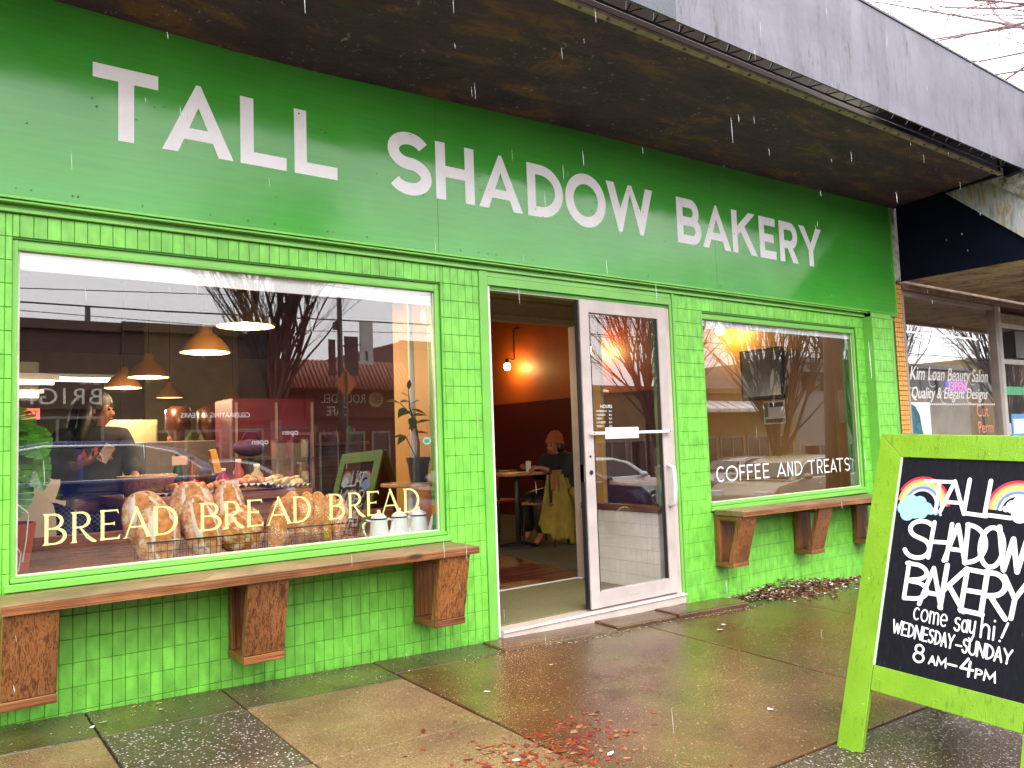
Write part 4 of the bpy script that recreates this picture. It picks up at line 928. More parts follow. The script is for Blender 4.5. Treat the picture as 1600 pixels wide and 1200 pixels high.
# exit sign
t = thing('exit_sign', 'small red lit EXIT sign at the back of the kitchen', 'exit sign', (.98, 4.6, 1.555))
local(t, 'sign_face', MB().box(-.09, .09, 0, .03, -.05, .05), simple('lit_red_face', (.6, .05, .04), .5, emit=(1, .12, .08), es=1.2, var=0))
me = text_mesh('EXIT', .075, lambda x, y, tt: Vector((x-.078, -.002-tt, y-.027)), simple('dark_red_letters', (.15, .0, .0), .5, var=0)); c = obj('lettering', me); c.parent = t

# ------------------------------------------------------------------ bread, baskets, pots, plants in the left window
def loaf_mat(seeds=False):
    m, nt, b = new_mat('seeded_crust' if seeds else 'floury_sourdough_crust'); v = mpos(nt); vo_ = mpos(nt, obj=True)
    crust = ramp(nt, noise(nt, v, 28, 6, .7), [(0.30, (.15, .045, .010)), (0.43, (.48, .17, .030)), (0.7, (.74, .37, .10))])
    at = nt.nodes.new('ShaderNodeAttribute'); at.attribute_name = 'flour'
    fl_ = math_n(nt, 'MULTIPLY_ADD', noise(nt, v, 34, 5, .7), .9, math_n(nt, 'ADD', at.outputs['Fac'], -.45))
    c = mix(nt, ramp(nt, fl_, [(.42, 0.0), (.62, .92)]), crust, (.74, .64, .50))
    if seeds:
        vo = nt.nodes.new('ShaderNodeTexVoronoi'); vo.inputs['Scale'].default_value = 110; nt.links.new(v, vo.inputs['Vector'])
        sd = mix(nt, 1.0, ramp(nt, vo.outputs['Distance'], [(.30, 1.0), (.42, 0.0)]), ramp(nt, fl_, [(.34, 0.0), (.42, 1.0)]), 'MULTIPLY'); c = mix(nt, sd, crust, (.78, .66, .42))
    nt.links.new(c, b.inputs['Base Color']); b.inputs['Roughness'].default_value = .75; b.inputs['Specular IOR Level'].default_value = .25
    bump(nt, b, noise(nt, v, 40, 6, .7), .8, .008); return m
CRUST = loaf_mat(); CRUSTS = loaf_mat(True)
def loaf(name, label, loc, size, rot, kind='batard', group=None, seed=0):
    """long loaf standing on end with deep scores on the side that faces the glass (-y)"""
    rg = random.Random(seed); n, m = 40, 28; mb = MB(); rx, ry, rz = (q*1.08 for q in size); fl = []
    tilt = rg.uniform(-.15, .15)
    for i in range(m+1):
        a = pi*i/m
        for j in range(n):
            b = 2*pi*j/n; d = Vector((abs(sin(a))**.85*cos(b), abs(sin(a))**.85*sin(b), math.copysign(abs(cos(a))**.9, cos(a))))
            u, w = d.x, d.z; f = .25; k = 1.0
            if d.y < 0.2:
                if kind == 'batard':
                    e = abs(u+.1*w+tilt)/(.40*max(.05, 1-(w/.88)**2)**.5 if abs(w) < .88 else .001)
                    if e < 1: k = 1-.04*(1-e)+.05*sin(e*pi); f = -.05
                    elif e < 1.45: k = 1.085; f = .93
                    else: f = .47
                elif kind == 'round':
                    ln = math.sin((u*1.1+w*.9+tilt)*8.5); e2 = math.sin((u*.9-w*1.1)*8.5)
                    if ln > .75 or e2 > .80: k = .965; f = 0.0
                    else: k = 1.02; f = .50
                else:
                    ln = math.sin(w*9+u*3+seed); f = .78 if ln > .1 else .05; k = 1+.03*ln
            k += rg.uniform(-.002, .002)
            mb.v.append((d.x*rx*k, d.y*ry*k*(1 if d.y < 0 else .8), d.z*rz*k)); fl.append(f)
    mb.f = [(i*n+j, (i+1)*n+j, (i+1)*n+(j+1) % n, i*n+(j+1) % n) for i in range(m) for j in range(n)]; mb.mi = [0]*len(mb.f)
    me = mb.mesh('loaf', CRUSTS if kind == 'pan' else CRUST, True); at = me.attributes.new('flour', 'FLOAT', 'POINT'); at.data.foreach_set('value', fl)
    o = obj(name, me); o.location = loc; o.rotation_euler = tuple(radians(q) for q in rot); tag(o, label, 'bread', group); return o
LG = 'sourdough loaves in the wire basket'
loaf('batard_loaf', 'scored floury sourdough loaf at the front left of the basket, under the letters AD', (1.065, .30, .725), (.100, .065, .150), (-14, 3, 0), seed=1, group=LG)
loaf('batard_loaf', 'sourdough loaf leaning behind the leftmost loaf, only its top and left side showing', (1.045, .44, .790), (.112, .07, .150), (-16, -6, 10), seed=2, group=LG)
loaf('batard_loaf', 'long tilted sourdough loaf second from the left at the front of the basket', (1.285, .31, .745), (.085, .065, .165), (-14, -10, 0), seed=3, group=LG)
loaf('batard_loaf', 'tall sourdough loaf behind the second loaf with a flour patch on its rounded top', (1.280, .45, .830), (.108, .07, .145), (-16, -4, 0), seed=4, group=LG)
loaf('batard_loaf', 'sourdough loaf behind the round loaf, left of the second letter R', (1.470, .45, .800), (.085, .07, .160), (-16, 4, 0), seed=5, group=LG)
loaf('round_loaf', 'round crosshatched floury loaf at the right end of the wire basket', (1.490, .32, .715), (.118, .075, .120), (-14, 0, 0), 'round', seed=6, group=LG)
LP = 'seeded pan loaves in the long tray'
for i, (x, y, z, s, nm) in enumerate([(1.70, .31, .715, 1.05, 'seeded brown pan loaf at the left end of the long tray under the letter A'), (1.79, .40, .745, 1.0, 'seeded brown pan loaf second from the left in the long tray'), (1.875, .38, .735, 1.0, 'seeded brown pan loaf third from the left in the long tray'),
                                      (1.965, .42, .735, .98, 'seeded brown pan loaf fourth from the left in the long tray'), (2.05, .44, .72, .95, 'seeded brown pan loaf fifth from the left, behind the third letter B'), (2.13, .46, .705, .85, 'seeded brown pan loaf at the right end of the tray beside the coffee pots')]):
    loaf('pan_loaf', nm, (x, y, z), (.058*s, .09, .145*s), (-20, 8, -28), 'pan', seed=10+i, group=LP)
WIRE = simple('dark_basket_wire', (.03, .025, .02), .4, metal=.6)
def basket(label, x0, x1, y0, y1, z0, z1, step):
    t = thing('wire_basket', label, 'basket', ((x0+x1)/2, (y0+y1)/2, z0), group='wire bread baskets'); m_ = MB()
    m_.tube([(x0, y0, z1), (x1, y0, z1), (x1, y1, z1), (x0, y1, z1), (x0, y0, z1)], .0040, 6); m_.build('rim', WIRE, t)
    m_ = MB(); tz = lambda f: z0+(z1-z0)*f
    for f in (0.03, .36, .68): m_.tube([(x0, y0, tz(f)), (x1, y0, tz(f)), (x1, y1, tz(f)), (x0, y1, tz(f)), (x0, y0, tz(f))], .0014, 4)
    k = int((x1-x0)/step)
    for i in range(k+1):
        x = x0+(x1-x0)*i/k; m_.tube([(x, y0, z1), (x, y0, z0), (x, y1, z0), (x, y1, z1)], .0013, 4)
    for i in range(1, 4):
        y = y0+(y1-y0)*i/4
        for xx in (x0, x1): m_.tube([(xx, y, z0), (xx, y, z1)], .0013, 4)
    m_.build('wire_mesh', WIRE, t)
basket('dark wire basket holding the scored sourdough loaves in the left window', 1.00, 1.60, .215, .50, .556, .700, .030)
basket('dark low wire tray holding the seeded pan loaves in the left window', 1.655, 2.20, .235, .56, .556, .705, .05)
ENAM = simple('white_enamel', (.82, .82, .80), .16, var=.02, spec=.7); ERIM = simple('blue_black_enamel_rim', (.01, .012, .03), .2)
def pot(label, x, y, ang):
    t = thing('coffee_pot', label, 'coffee pot', (x, y, .556), radians(ang), 'white enamel coffee pots')
    local(t, 'pot_body', MB().lathe([(.0, 0), (.062, 0), (.064, .006), (.060, .05), (.050, .13), (.047, .150)], n=32), ENAM, True)
    local(t, 'rim', MB().lathe([(.047, .150), (.050, .152), (.050, .157), (.046, .159)], n=32), ERIM, True)
    local(t, 'lid', MB().lathe([(.047, .159), (.044, .168), (.028, .182), (.010, .190), (.012, .197), (.011, .205), (0, .209)], n=28), ENAM, True)
    local(t, 'spout', MB().tube([(.050, 0, .035), (.080, 0, .050), (.092, 0, .09), (.100, 0, .135), (.122, 0, .158)], [.022, .020, .014, .010, .008], 12), ENAM, True)
    local(t, 'handle', MB().tube([(-.046, 0, .142), (-.080, 0, .150), (-.104, 0, .125), (-.100, 0, .085), (-.078, 0, .045), (-.060, 0, .03)], [.007]*6, 10), ENAM, True)
pot('white enamel coffee pot on the left with its curved handle showing', 2.285, .245, 0)
pot('white enamel coffee pot in the middle between two others', 2.425, .25, 6)
pot('white enamel coffee pot on the right, nearest the window corner, spout to the right', 2.555, .245, 0)
LEAFD = simple('dark_glossy_leaf', (.018, .055, .012), .25, var=.3, scale=20); LEAFB = simple('bright_monstera_leaf', (.055, .20, .012), .25, var=.55, scale=13); LEAFR = simple('red_brown_leaf', (.16, .03, .015), .4)
STEM = simple('brown_stem', (.06, .03, .015), .6)
def leaf_geo(mb, base, d, length, width, up, notch=0, droop=.25):
    d = Vector(d).normalized(); s = d.cross(Vector(up)).normalized(); nrm = s.cross(d); k = len(mb.v); N = 6; base = Vector(base)
    prof = [0.12, .72, 1.0, .95, .70, .35, .02]
    for i in range(N+1):
        f = i/N; p = base+d*length*f-Vector((0, 0, 1))*droop*length*f*f; w = width/2*prof[i]*(1-(notch if i % 2 and notch else 0))
        mb.v += [tuple(p+s*w+nrm*.12*w), tuple(p-nrm*.10*w), tuple(p-s*w+nrm*.12*w)]
    for i in range(N):
        for j in range(2): mb.f.append((k+i*3+j, k+i*3+j+1, k+(i+1)*3+j+1, k+(i+1)*3+j)); mb.mi.append(0)
t = thing('round_shelf_table', 'small round light wood table at the right end of the left window', 'table', (2.70, .5, .55))
part('table_top', MB().lathe([(0, .875), (.185, .875), (.19, .88), (.19, .893), (.185, .898), (0, .898)], (2.66, .52, 0), 36), WOOD_LT, t)
part('table_leg', MB().lathe([(.09, .55), (.09, .56), (.02, .57), (.018, .875)], (2.66, .52, 0), 16), WHITE, t)
t = thing('potted_rubber_plant', 'dark leaved plant in a black nursery pot on the small round table', 'plant', (2.715, .5, .898))
part('pot', MB().lathe([(0, 0), (.055, 0), (.071, .130), (.078, .131), (.079, .160), (.070, .160), (.066, .14), (0, .14)], (2.715, .5, .899), 28), simple('black_plastic_pot', (.012, .012, .014), .35), t, smooth=False)
sm = MB(); sm.tube([(2.715, .5, 1.03), (2.72, .5, 1.15), (2.70, .5, 1.28), (2.66, .5, 1.38), (2.65, .49, 1.50)], [.010, .009, .007, .005, .003], 8); sm.tube([(2.705, .5, 1.04), (2.66, .49, 1.12), (2.61, .48, 1.20)], .004, 6); sm.tube([(2.69, .5, 1.31), (2.64, .49, 1.36), (2.58, .48, 1.41)], .004, 6)
part('stem', sm, STEM, t, smooth=True)
for (b, d, L, w, r) in [((2.65, .49, 1.50), (0, -.2, 1), .09, .035, 0), ((2.655, .49, 1.45), (-.8, -.2, .5), .09, .04, 0), ((2.66, .49, 1.42), (-1, -.3, .2), .10, .045, 0), ((2.58, .48, 1.41), (-1, -.1, .35), .12, .05, 0), ((2.62, .49, 1.38), (-.6, -.4, -.3), .11, .05, 0),
                        ((2.67, .49, 1.37), (.5, -.5, -.1), .10, .05, 0), ((2.68, .49, 1.33), (.9, -.3, .2), .10, .045, 0), ((2.68, .49, 1.32), (-.4, -.5, -.5), .11, .06, 0), ((2.70, .49, 1.28), (.6, -.5, .3), .11, .05, 0), ((2.70, .5, 1.25), (-.7, -.4, .1), .09, .045, 1), ((2.705, .5, 1.22), (.7, -.4, .1), .08, .045, 1),
                        ((2.61, .48, 1.20), (-1, 0, .1), .09, .04, 0), ((2.61, .48, 1.20), (-.8, -.3, -.4), .09, .045, 0), ((2.62, .48, 1.18), (.2, -.5, .8), .07, .035, 1), ((2.66, .5, 1.40), (.3, -.6, .4), .10, .05, 0), ((2.665, .5, 1.36), (-.9, -.3, -.1), .10, .05, 0)]:
    lm = MB(); leaf_geo(lm, b, d, L, w, (0, -.5, 1) if abs(Vector(d).normalized().z) < .9 else (0, -1, 0)); part('leaf', lm, LEAFR if r else LEAFD, t, smooth=True)
t = thing('monstera_plant', 'bright green monstera plant with big drooping leaves at the left edge of the window', 'plant', (.42, .55, .55))
part('pot', MB().lathe([(0, 0), (.13, 0), (.17, .26), (.16, .26), (.14, .2), (0, .2)], (.40, .62, .56), 28), simple('terracotta_pot', (.42, .11, .04), .6), t)
sm = MB(); ml = MB()
def split_leaf(mb, base, d, length, width, up, droop):
    d = Vector(d).normalized(); sd_ = d.cross(Vector(up)).normalized(); nn = sd_.cross(d); base = Vector(base)
    pos = lambda u, w: base+d*length*u+sd_*w*width/2-Vector((0, 0, 1))*droop*length*u*u+nn*(-.25*abs(w)*width*.5+.0)
    for sg_ in (-1, 1):
        ends = [(-.12, .45), (.05, .85), (.22, 1.0), (.40, .98), (.58, .86), (.75, .62), (.90, .32), (1.0, .04)]
        for i in range(7):
            (u0, w0), (u1, w1) = ends[i], ends[i+1]; m0 = max(0, i/7.2); m1 = (i+1)/7.2; k = len(mb.v); gap = .10 if i > 1 else 0
            a0, a1 = u0+(u1-u0)*gap, u1-(u1-u0)*gap
            mb.v += [tuple(pos(m0, 0)), tuple(pos(m1, 0)), tuple(pos(m1+(a1-m1)*.55, sg_*w1*.55)), tuple(pos(a1, sg_*w1*.98)), tuple(pos((a0+a1)/2, sg_*(w0+w1)/2*1.05)), tuple(pos(a0, sg_*w0*.98)), tuple(pos(m0+(a0-m0)*.55, sg_*w0*.55))]
            mb.f += [(k, k+1, k+2, k+6), (k+6, k+2, k+3, k+4, k+5)]; mb.mi += [0, 0]
for (b, L, w, d) in [((.42, .55, 1.38), .17, .22, (.5, -.5, -.4)), ((.50, .52, 1.29), .18, .22, (.45, -.6, -.8)), ((.38, .50, 1.28), .20, .24, (.1, -.9, -.5)), ((.52, .55, 1.18), .20, .17, (.35, -.4, -1)), ((.42, .50, 1.16), .20, .22, (.1, -.7, -.9)), ((.32, .6, 1.38), .20, .22, (-.4, -.7, .1)), ((.56, .6, 1.22), .20, .10, (.3, -.2, -1)), ((.45, .52, 1.04), .18, .18, (.15, -.5, -1)), ((.36, .5, 1.06), .18, .20, (-.1, -.6, -1))]:
    lm = MB(); split_leaf(lm, b, d, L, w, (0, -.6, .8), .15); part('leaf', lm, LEAFB, t, smooth=False); sm.tube([(.40, .62, .78), ((b[0]+.40)/2, .62, (b[2]+.85)/2), b], .005, 6)
part('stem', sm, LEAFB, t, smooth=True)
m_ = MB(); m_.tube([(.395, .30, .90), (.43, .31, .84), (.425, .30, .78), (.47, .31, .70), (.46, .3, .62)], .003, 6); m_.tube([(.43, .31, .95), (.50, .31, .88), (.49, .3, .76), (.475, .3, .66)], .003, 6)
tag(m_.build('trailing_cord', WHITE), 'thin white cords hanging below the monstera leaves by the window edge', 'cord')

# ------------------------------------------------------------------ counter with pastries
t = thing('pastry_counter', 'brown wooden pastry counter behind the loaves', 'counter', (1.7, 1.6, 0))
part('counter_top', MB().box(1.10, 2.285, 1.20, 2.0, .82, .872), WOOD_IN, t, bevel=.004); part('counter_body', MB().box(1.14, 2.26, 1.26, 1.98, -.01, .819), WOOD_IN, t)
sg = MB(); sg.box(2.262, 2.268, 1.22, 1.9, .873, 1.22); sg.box(1.45, 2.261, 1.86, 1.866, .873, 1.22); part('sneeze_guard', sg, GLASS_IN, t)
PAST = simple('golden_pastry', (.55, .22, .05), .4, var=.4, scale=30, bs=.4, bscale=60); PASR = simple('berry_topping', (.5, .02, .03), .25); PASC = simple('sugared_biscuit', (.62, .47, .28), .6, var=.2, scale=40); PAPER = simple('baking_paper', (.62, .56, .48), .6)
def tray(label, x, y, z, w, d):
    t_ = thing('pastry_tray', label, 'tray', (x, y, z), group='trays on the pastry counter'); m_ = MB(); m_.box(-w/2, w/2, -d/2, d/2, 0, .008)
    local(t_, 'tray_base', m_, DARKM); rg = random.Random(int(x*100)); pm_ = MB(); n = 22; vs = []
    for i in range(n+1):
        xx = -w/2-.02+(w+.04)*i/n; vs += [(xx, -d/2-.02, .012+.012*math.sin(i*2.4)), (xx, d/2, .014)]
    pm_.add(vs, [(2*i, 2*i+2, 2*i+3, 2*i+1) for i in range(n)]); local(t_, 'paper_liner', pm_, PAPER); return t_
tray('paper lined tray of red topped pastries at the left of the counter', 1.50, 1.42, .873, .34, .30); tray('paper lined tray of mixed pastries at the middle of the counter', 1.84, 1.36, .905, .32, .30); tray('paper lined tray of pale biscuits at the right end of the counter', 2.13, 1.36, .885, .26, .26)
cr = MB(); cr.tube([(-.055, .015, .0), (-.035, -.005, .012), (0, -.015, .02), (.035, -.005, .012), (.055, .015, .0)], [.006, .018, .027, .018, .006], 10)
for i, r_ in enumerate((.020, .025, .020)): cr.tube([(-.03+i*.03, -.014, .014), (-.022+i*.03, -.014, .014)], [r_+.003, r_+.003], 10)
cr_me = cr.mesh('croissant', PAST, True); rb = random.Random(4)
for i in range(16):
    x, y = 1.37+rb.random()*.60, 1.30+rb.random()*.20; o = obj('croissant', cr_me); o.location = (x, y, .912+rb.random()*.03 if x > 1.68 else .895+rb.random()*.02); o.rotation_euler = (rb.uniform(-.3, .3), rb.uniform(-.3, .3), rb.uniform(0, 6)); o.scale = (.9,)*3
    tag(o, 'golden glazed pastry heaped on the paper lined counter trays', 'pastry', 'golden pastries')
bs = MB(); bs.ell((0, 0, 0), (.042, .034, .016), 14, 8); bs_me = bs.mesh('biscuit', PASC, True)
for i in range(18):
    o = obj('biscuit', bs_me); o.location = (2.02+.052*(i % 5)+rb.uniform(-.01, .01), 1.28+.045*(i//5), .912+.006*(i % 3)+.008*(i//5)); o.rotation_euler = (rb.uniform(-.5, .1), rb.uniform(-.4, .4), rb.uniform(0, 3)); tag(o, 'pale sugared biscuit in the rows at the right end of the counter', 'biscuit', 'pale biscuits')
br_ = MB(); br_.lathe([(0, 0), (.04, 0), (.042, .014), (.03, .022), (0, .024)], n=16); br_me = br_.mesh('tart', [PASR], True)
for i in range(9):
    o = obj('berry_tart', br_me); o.location = (1.40+rb.random()*.65, 1.36+rb.random()*.22, .905+.03*rb.random()); o.rotation_euler = (rb.uniform(-.4, .1), 0, 0); tag(o, 'small red berry tart among the golden pastries on the counter', 'tart', 'berry tarts')
tb = MB(); tb.lathe([(0, 0), (.05, 0), (.056, .075), (.053, .075), (.048, .006), (0, .006)], (1.745, 1.27, .873), 24); tag(tb.build('white_tub', WHITE), 'round white tub on the front edge of the pastry counter', 'tub')
t = thing('woven_basket', 'woven brown bread basket beside the standing woman', 'basket', (1.28, 1.6, .873))
bw_ = MB(); bw_.lathe([(0, .0), (.13, .0), (.18, .12), (.17, .12), (.12, .01), (0, .01)], (1.30, 1.55, .874), 28); part('basket_body', bw_, simple('woven_cane', (.30, .13, .05), .6, var=.4, scale=50, bs=.5, bscale=80), t)
part('rim', MB().tube([(1.30+.18*cos(a*pi/14), 1.55+.18*sin(a*pi/14), .995) for a in range(29)], .010, 8), WOOD_LT, t, smooth=True)
cg = MB(); cg.box(1.475, 1.575, 1.62, 1.625, 1.06, 1.12); tag(cg.build('price_card', simple('pink_card', (.62, .42, .36), .6)), 'small pink price card standing above the trays', 'card')
wg = MB(); wg.prism([(1.72, 1.60, 1.15), (1.76, 1.60, 1.16), (1.80, 1.60, 1.0), (1.75, 1.60, .99)], (0, .06, 0)); tag(wg.build('cheese_wedge', simple('yellow_cheese', (.65, .33, .05), .5)), 'orange yellow slanting wedge standing behind the golden pastries', 'wedge')
# equipment further back
t = thing('coffee_grinder', 'brown glass hoppers standing on a pale equipment box deep in the shop', 'machine', (2.05, 4.0, 1.2))
part('machine_base', MB().box(1.85, 2.75, 4.0, 4.5, .9, 1.26), simple('grey_pink_steel', (.34, .28, .27), .4), t, bevel=.01)
part('hopper', MB().lathe([(.05, 0), (.12, .12), (.12, .3), (.06, .34)], (2.2, 4.2, 1.261), 20), simple('amber_hopper', (.07, .022, .012), .3), t, smooth=True); part('hopper', MB().lathe([(.05, 0), (.12, .12), (.12, .3), (.06, .34)], (2.5, 4.2, 1.261), 20), bpy.data.materials['amber_hopper'], t, smooth=True)
t = thing('storage_cabinet', 'tall cream painted cabinet behind the standing woman', 'cabinet', (2.0, 5.4, 0)); part('cabinet_body', MB().box(1.72, 2.28, 5.3, 5.9, 0, 1.52), CREAM, t, bevel=.01); part('cabinet_door', MB().box(1.74, 1.99, 5.28, 5.299, .1, 1.48), CREAM, t, bevel=.004); part('cabinet_door', MB().box(2.01, 2.26, 5.28, 5.299, .1, 1.48), CREAM, t, bevel=.004)
t = thing('back_counter', 'white back counter with stored goods behind the monstera', 'counter', (.2, 5.0, 0)); part('counter_body', MB().box(-2.5, 1.4, 5.0, 5.5, 0, 1.22), WHITE, t, bevel=.01); part('counter_shelf', MB().box(-2.5, 1.4, 4.95, 5.5, 1.26, 1.30), WOOD_IN, t, bevel=.004)
for i in range(14):
    x = 2.35+i*.16; h = .10+.08*rb.random()
    jr = thing('storage_jar', 'dark storage jar in the row on the far shelf right of the hoppers', 'jar', (x, 5.0, 1.22), group='jars on the far shelf'); local(jr, 'jar_body', MB().lathe([(0, 0), (.05, 0), (.05, h), (.03, h+.02)], n=12), simple('jar_colour_%d' % (i % 4), [(.3, .1, .05), (.12, .2, .06), (.35, .3, .2), (.2, .03, .03)][i % 4], .3) if i < 4 else bpy.data.materials['jar_colour_%d' % (i % 4)], True); local(jr, 'lid', MB().lathe([(.036, h+.021), (.036, h+.045), (0, h+.046)], n=12), STEEL, True)
t = thing('far_shelf', 'dark far shelf carrying the row of jars', 'shelf', (3.4, 5.0, 1.2)); part('shelf_board', MB().box(2.25, 4.6, 4.85, 5.2, 1.18, 1.218), WOOD_IN, t); part('shelf_panel', MB().box(2.25, 4.6, 5.1, 5.2, -.01, 1.17), WOOD_IN, t)

# ------------------------------------------------------------------ people
def skin_mesh(name, V, E, mat, sub=2, root=0):
    """V: list of (x, y, z, r) ; E: edges -> one continuous skinned surface"""
    me = bpy.data.meshes.new(name); me.from_pydata([v[:3] for v in V], E, []); o = bpy.data.objects.new(name, me); C.objects.link(o)
    sk = o.modifiers.new('skin', 'SKIN'); sk.use_smooth_shade = True; sk.branch_smoothing = .3
    if not me.skin_vertices:
        bm = bmesh.new(); bm.from_mesh(me); bm.verts.layers.skin.verify(); bm.to_mesh(me); bm.free()
    for i, v in enumerate(V):
        d = me.skin_vertices[0].data[i]; r = v[3]; d.radius = r if hasattr(r, '__len__') else (r, r); d.use_root = (i == root)
    ss = o.modifiers.new('subsurf', 'SUBSURF'); ss.levels = sub; ss.render_levels = sub
    dg = bpy.context.evaluated_depsgraph_get(); out = bpy.data.meshes.new_from_object(o.evaluated_get(dg)); bpy.data.objects.remove(o)
    out.materials.clear(); out.materials.append(mat); out.name = name; out.polygons.foreach_set('use_smooth', [True]*len(out.polygons)); return out
def hand_verts(V, E, wrist_i, p, d, side, curl=.5, r=.0085):
    """palm and five fingers; d direction of the hand, side = thumb direction"""
    d = Vector(d).normalized(); s = Vector(side); s = (s-d*s.dot(d)).normalized(); n = d.cross(s); p = Vector(p)
    V.append((*(p+d*.045), .024)); pi_ = len(V)-1; E.append((wrist_i, pi_)); V.append((*(p+d*.082), .021)); pk = len(V)-1; E.append((pi_, pk))
    for k, (off, L) in enumerate([(.026, .068), (.009, .078), (-.009, .072), (-.026, .056)]):
        q = p+d*.088+s*off; prev = pk
        for j in range(3):
            a = curl*(j+1)*.6; q = q+(d*cos(a)+n*sin(a))*L/3; V.append((*q, r*(1-.1*j))); E.append((prev, len(V)-1)); prev = len(V)-1
    q = p+d*.03+s*.026; prev = pi_
    for j in range(3):
        q = q+(s*.6+d*.8+n*.2*j).normalized()*.024; V.append((*q, .0095-.001*j)); E.append((prev, len(V)-1)); prev = len(V)-1
def fat(L, k=1.22): return [(v[0], v[1], v[2], tuple(q*k for q in v[3]) if hasattr(v[3], '__len__') else v[3]*k) for v in L]
SKINM = simple('warm_skin', (.42, .17, .10), .5, var=.08, scale=20); SKIND = simple('olive_skin', (.20, .075, .04), .5, var=.08, scale=20)
HAIR = simple('dark_brown_hair', (.012, .007, .006), .4, var=.4, scale=60, bs=.5, bscale=90); EYE = simple('eye_dark', (.01, .01, .01), .2); LIP = simple('lip', (.35, .08, .07), .4)
def head(V, E, nk, c, f, size=1.0):
    """neck joint index nk; c = head centre; f = facing direction"""
    c = Vector(c); f = Vector(f).normalized(); u = Vector((0, 0, 1))
    V.append((*(c-u*.075*size+f*.022), .050*size)); a = len(V)-1; E.append((nk, a)); V.append((*(c-u*.01+f*.008), .082*size)); b = len(V)-1; E.append((a, b))
    V.append((*(c+u*.055*size-f*.008), .080*size)); d = len(V)-1; E.append((b, d)); V.append((*(c+u*.105*size-f*.005), .045*size)); E.append((d, len(V)-1))
    V.append((*(c-u*.018*size+f*.105*size), .011*size)); E.append((b, len(V)-1))
def face(t, c, f, skin, size=1.0):
    c = Vector(c); f = Vector(f).normalized(); s = f.cross(Vector((0, 0, 1))).normalized()
    for k in (-1, 1):
        part('eye', MB().ell(c+f*.078*size+s*k*.030*size+Vector((0, 0, .012)), (.010, .010, .007), 10, 6), EYE, t, smooth=True)
        part('eyebrow', MB().tube([c+f*.084*size+s*k*.014+Vector((0, 0, .030)), c+f*.080*size+s*k*.042+Vector((0, 0, .034))], .0035, 6), HAIR, t)
        part('ear', MB().ell(c+s*k*.082*size+Vector((0, 0, -.005))-f*.005, (.016, .012, .028), 10, 8), skin, t, smooth=True)
    part('mouth', MB().tube([c+f*.074*size-s*.022+Vector((0, 0, -.055)), c+f*.086*size+Vector((0, 0, -.056)), c+f*.074*size+s*.022+Vector((0, 0, -.055))], .0055, 6), LIP, t, smooth=True)
def checks():
    m, nt, b = new_mat('blue_white_gingham'); v = mpos(nt, (1, 0.001, 1)); ch = nt.nodes.new('ShaderNodeTexChecker'); ch.inputs['Scale'].default_value = 62; nt.links.new(v, ch.inputs['Vector'])
    ch.inputs['Color1'].default_value = (.50, .50, .62, 1); ch.inputs['Color2'].default_value = (.08, .09, .26, 1); nt.links.new(ch.outputs[0], b.inputs['Base Color']); b.inputs['Roughness'].default_value = .8; return m
# the woman behind the loaves
X, Y = 1.085, 2.15
pt = thing('person', 'long haired person in black sweatshirt with orange lettering and checked trousers, holding a phone', 'person', (X, Y, 0))
V = [(X, Y, .86, .13)]; E_ = []
def ad(p, r, par_): V.append((*p, r)); E_.append((par_, len(V)-1)); return len(V)-1
sp1 = ad((X, Y, 1.02), (.14, .10), 0); sp2 = ad((X, Y, 1.20), (.15, .10), sp1); sp3 = ad((X, Y, 1.285), (.10, .08), sp2); nk = ad((X+.01, Y-.01, 1.335), .048, sp3)
for k in (-1, 1):
    hp = ad((X+k*.095, Y, .80), .095, 0); kn = ad((X+k*.10, Y-.02, .46), .062, hp); an = ad((X+k*.105, Y+.01, .09), .04, kn); ad((X+k*.11, Y-.10, .035), .036, an)
# bent arm holding the phone (image left), straight arm reaching down to the counter (image right)
sl = ad((X-.175, Y, 1.255), .055, sp3); el = ad((X-.235, Y-.03, 1.03), .043, sl); wr = ad((X-.085, Y-.24, 1.10), .028, el); hand_verts(V, E_, wr, (X-.085, Y-.24, 1.10), (.75, -.4, .30), (0, -.3, 1), curl=.9)
sr = ad((X+.175, Y, 1.255), .055, sp3); er = ad((X+.235, Y-.05, 1.06), .043, sr); wr2 = ad((X+.225, Y-.28, .975), .028, er); hand_verts(V, E_, wr2, (X+.225, Y-.28, .975), (.05, -.55, -.75), (-1, 0, 0), curl=.45)
FC = (X+.045, Y-.02, 1.455); FD = Vector((.80, -.58, -.10)); head(V, E_, nk, FC, FD)
obj('body', skin_mesh('body', V, E_, SKINM), pt); face(pt, FC, FD, SKINM)
SW = [(X, Y, .90, (.155, .125)), (X, Y, 1.03, (.165, .125)), (X, Y, 1.19, (.17, .12)), (X, Y, 1.285, (.15, .11)), (X, Y, 1.345, (.085, .075)), (X-.175, Y, 1.262, .088), (X-.24, Y-.03, 1.03, .062), (X-.13, Y-.18, 1.08, .045), (X+.175, Y, 1.262, .088), (X+.24, Y-.05, 1.06, .062), (X+.228, Y-.22, .995, .046)]
obj('sweatshirt', skin_mesh('sweatshirt', fat(SW), [(0, 1), (1, 2), (2, 3), (3, 4), (3, 5), (5, 6), (6, 7), (3, 8), (8, 9), (9, 10)], simple('black_sweatshirt', (.008, .009, .018), .8, bs=.3, bscale=25), root=1), pt)
TRS = [(X, Y, .88, (.16, .125)), (X-.095, Y, .78, .115), (X-.10, Y, .45, .095), (X-.105, Y, .12, .08), (X+.095, Y, .78, .115), (X+.10, Y, .45, .095), (X+.105, Y, .12, .08)]
obj('trousers', skin_mesh('trousers', fat(TRS), [(0, 1), (1, 2), (2, 3), (0, 4), (4, 5), (5, 6)], checks()), pt)
hr = MB(); hr.ell((X+.022, Y+.018, 1.490), (.112, .118, .122), 24, 16)
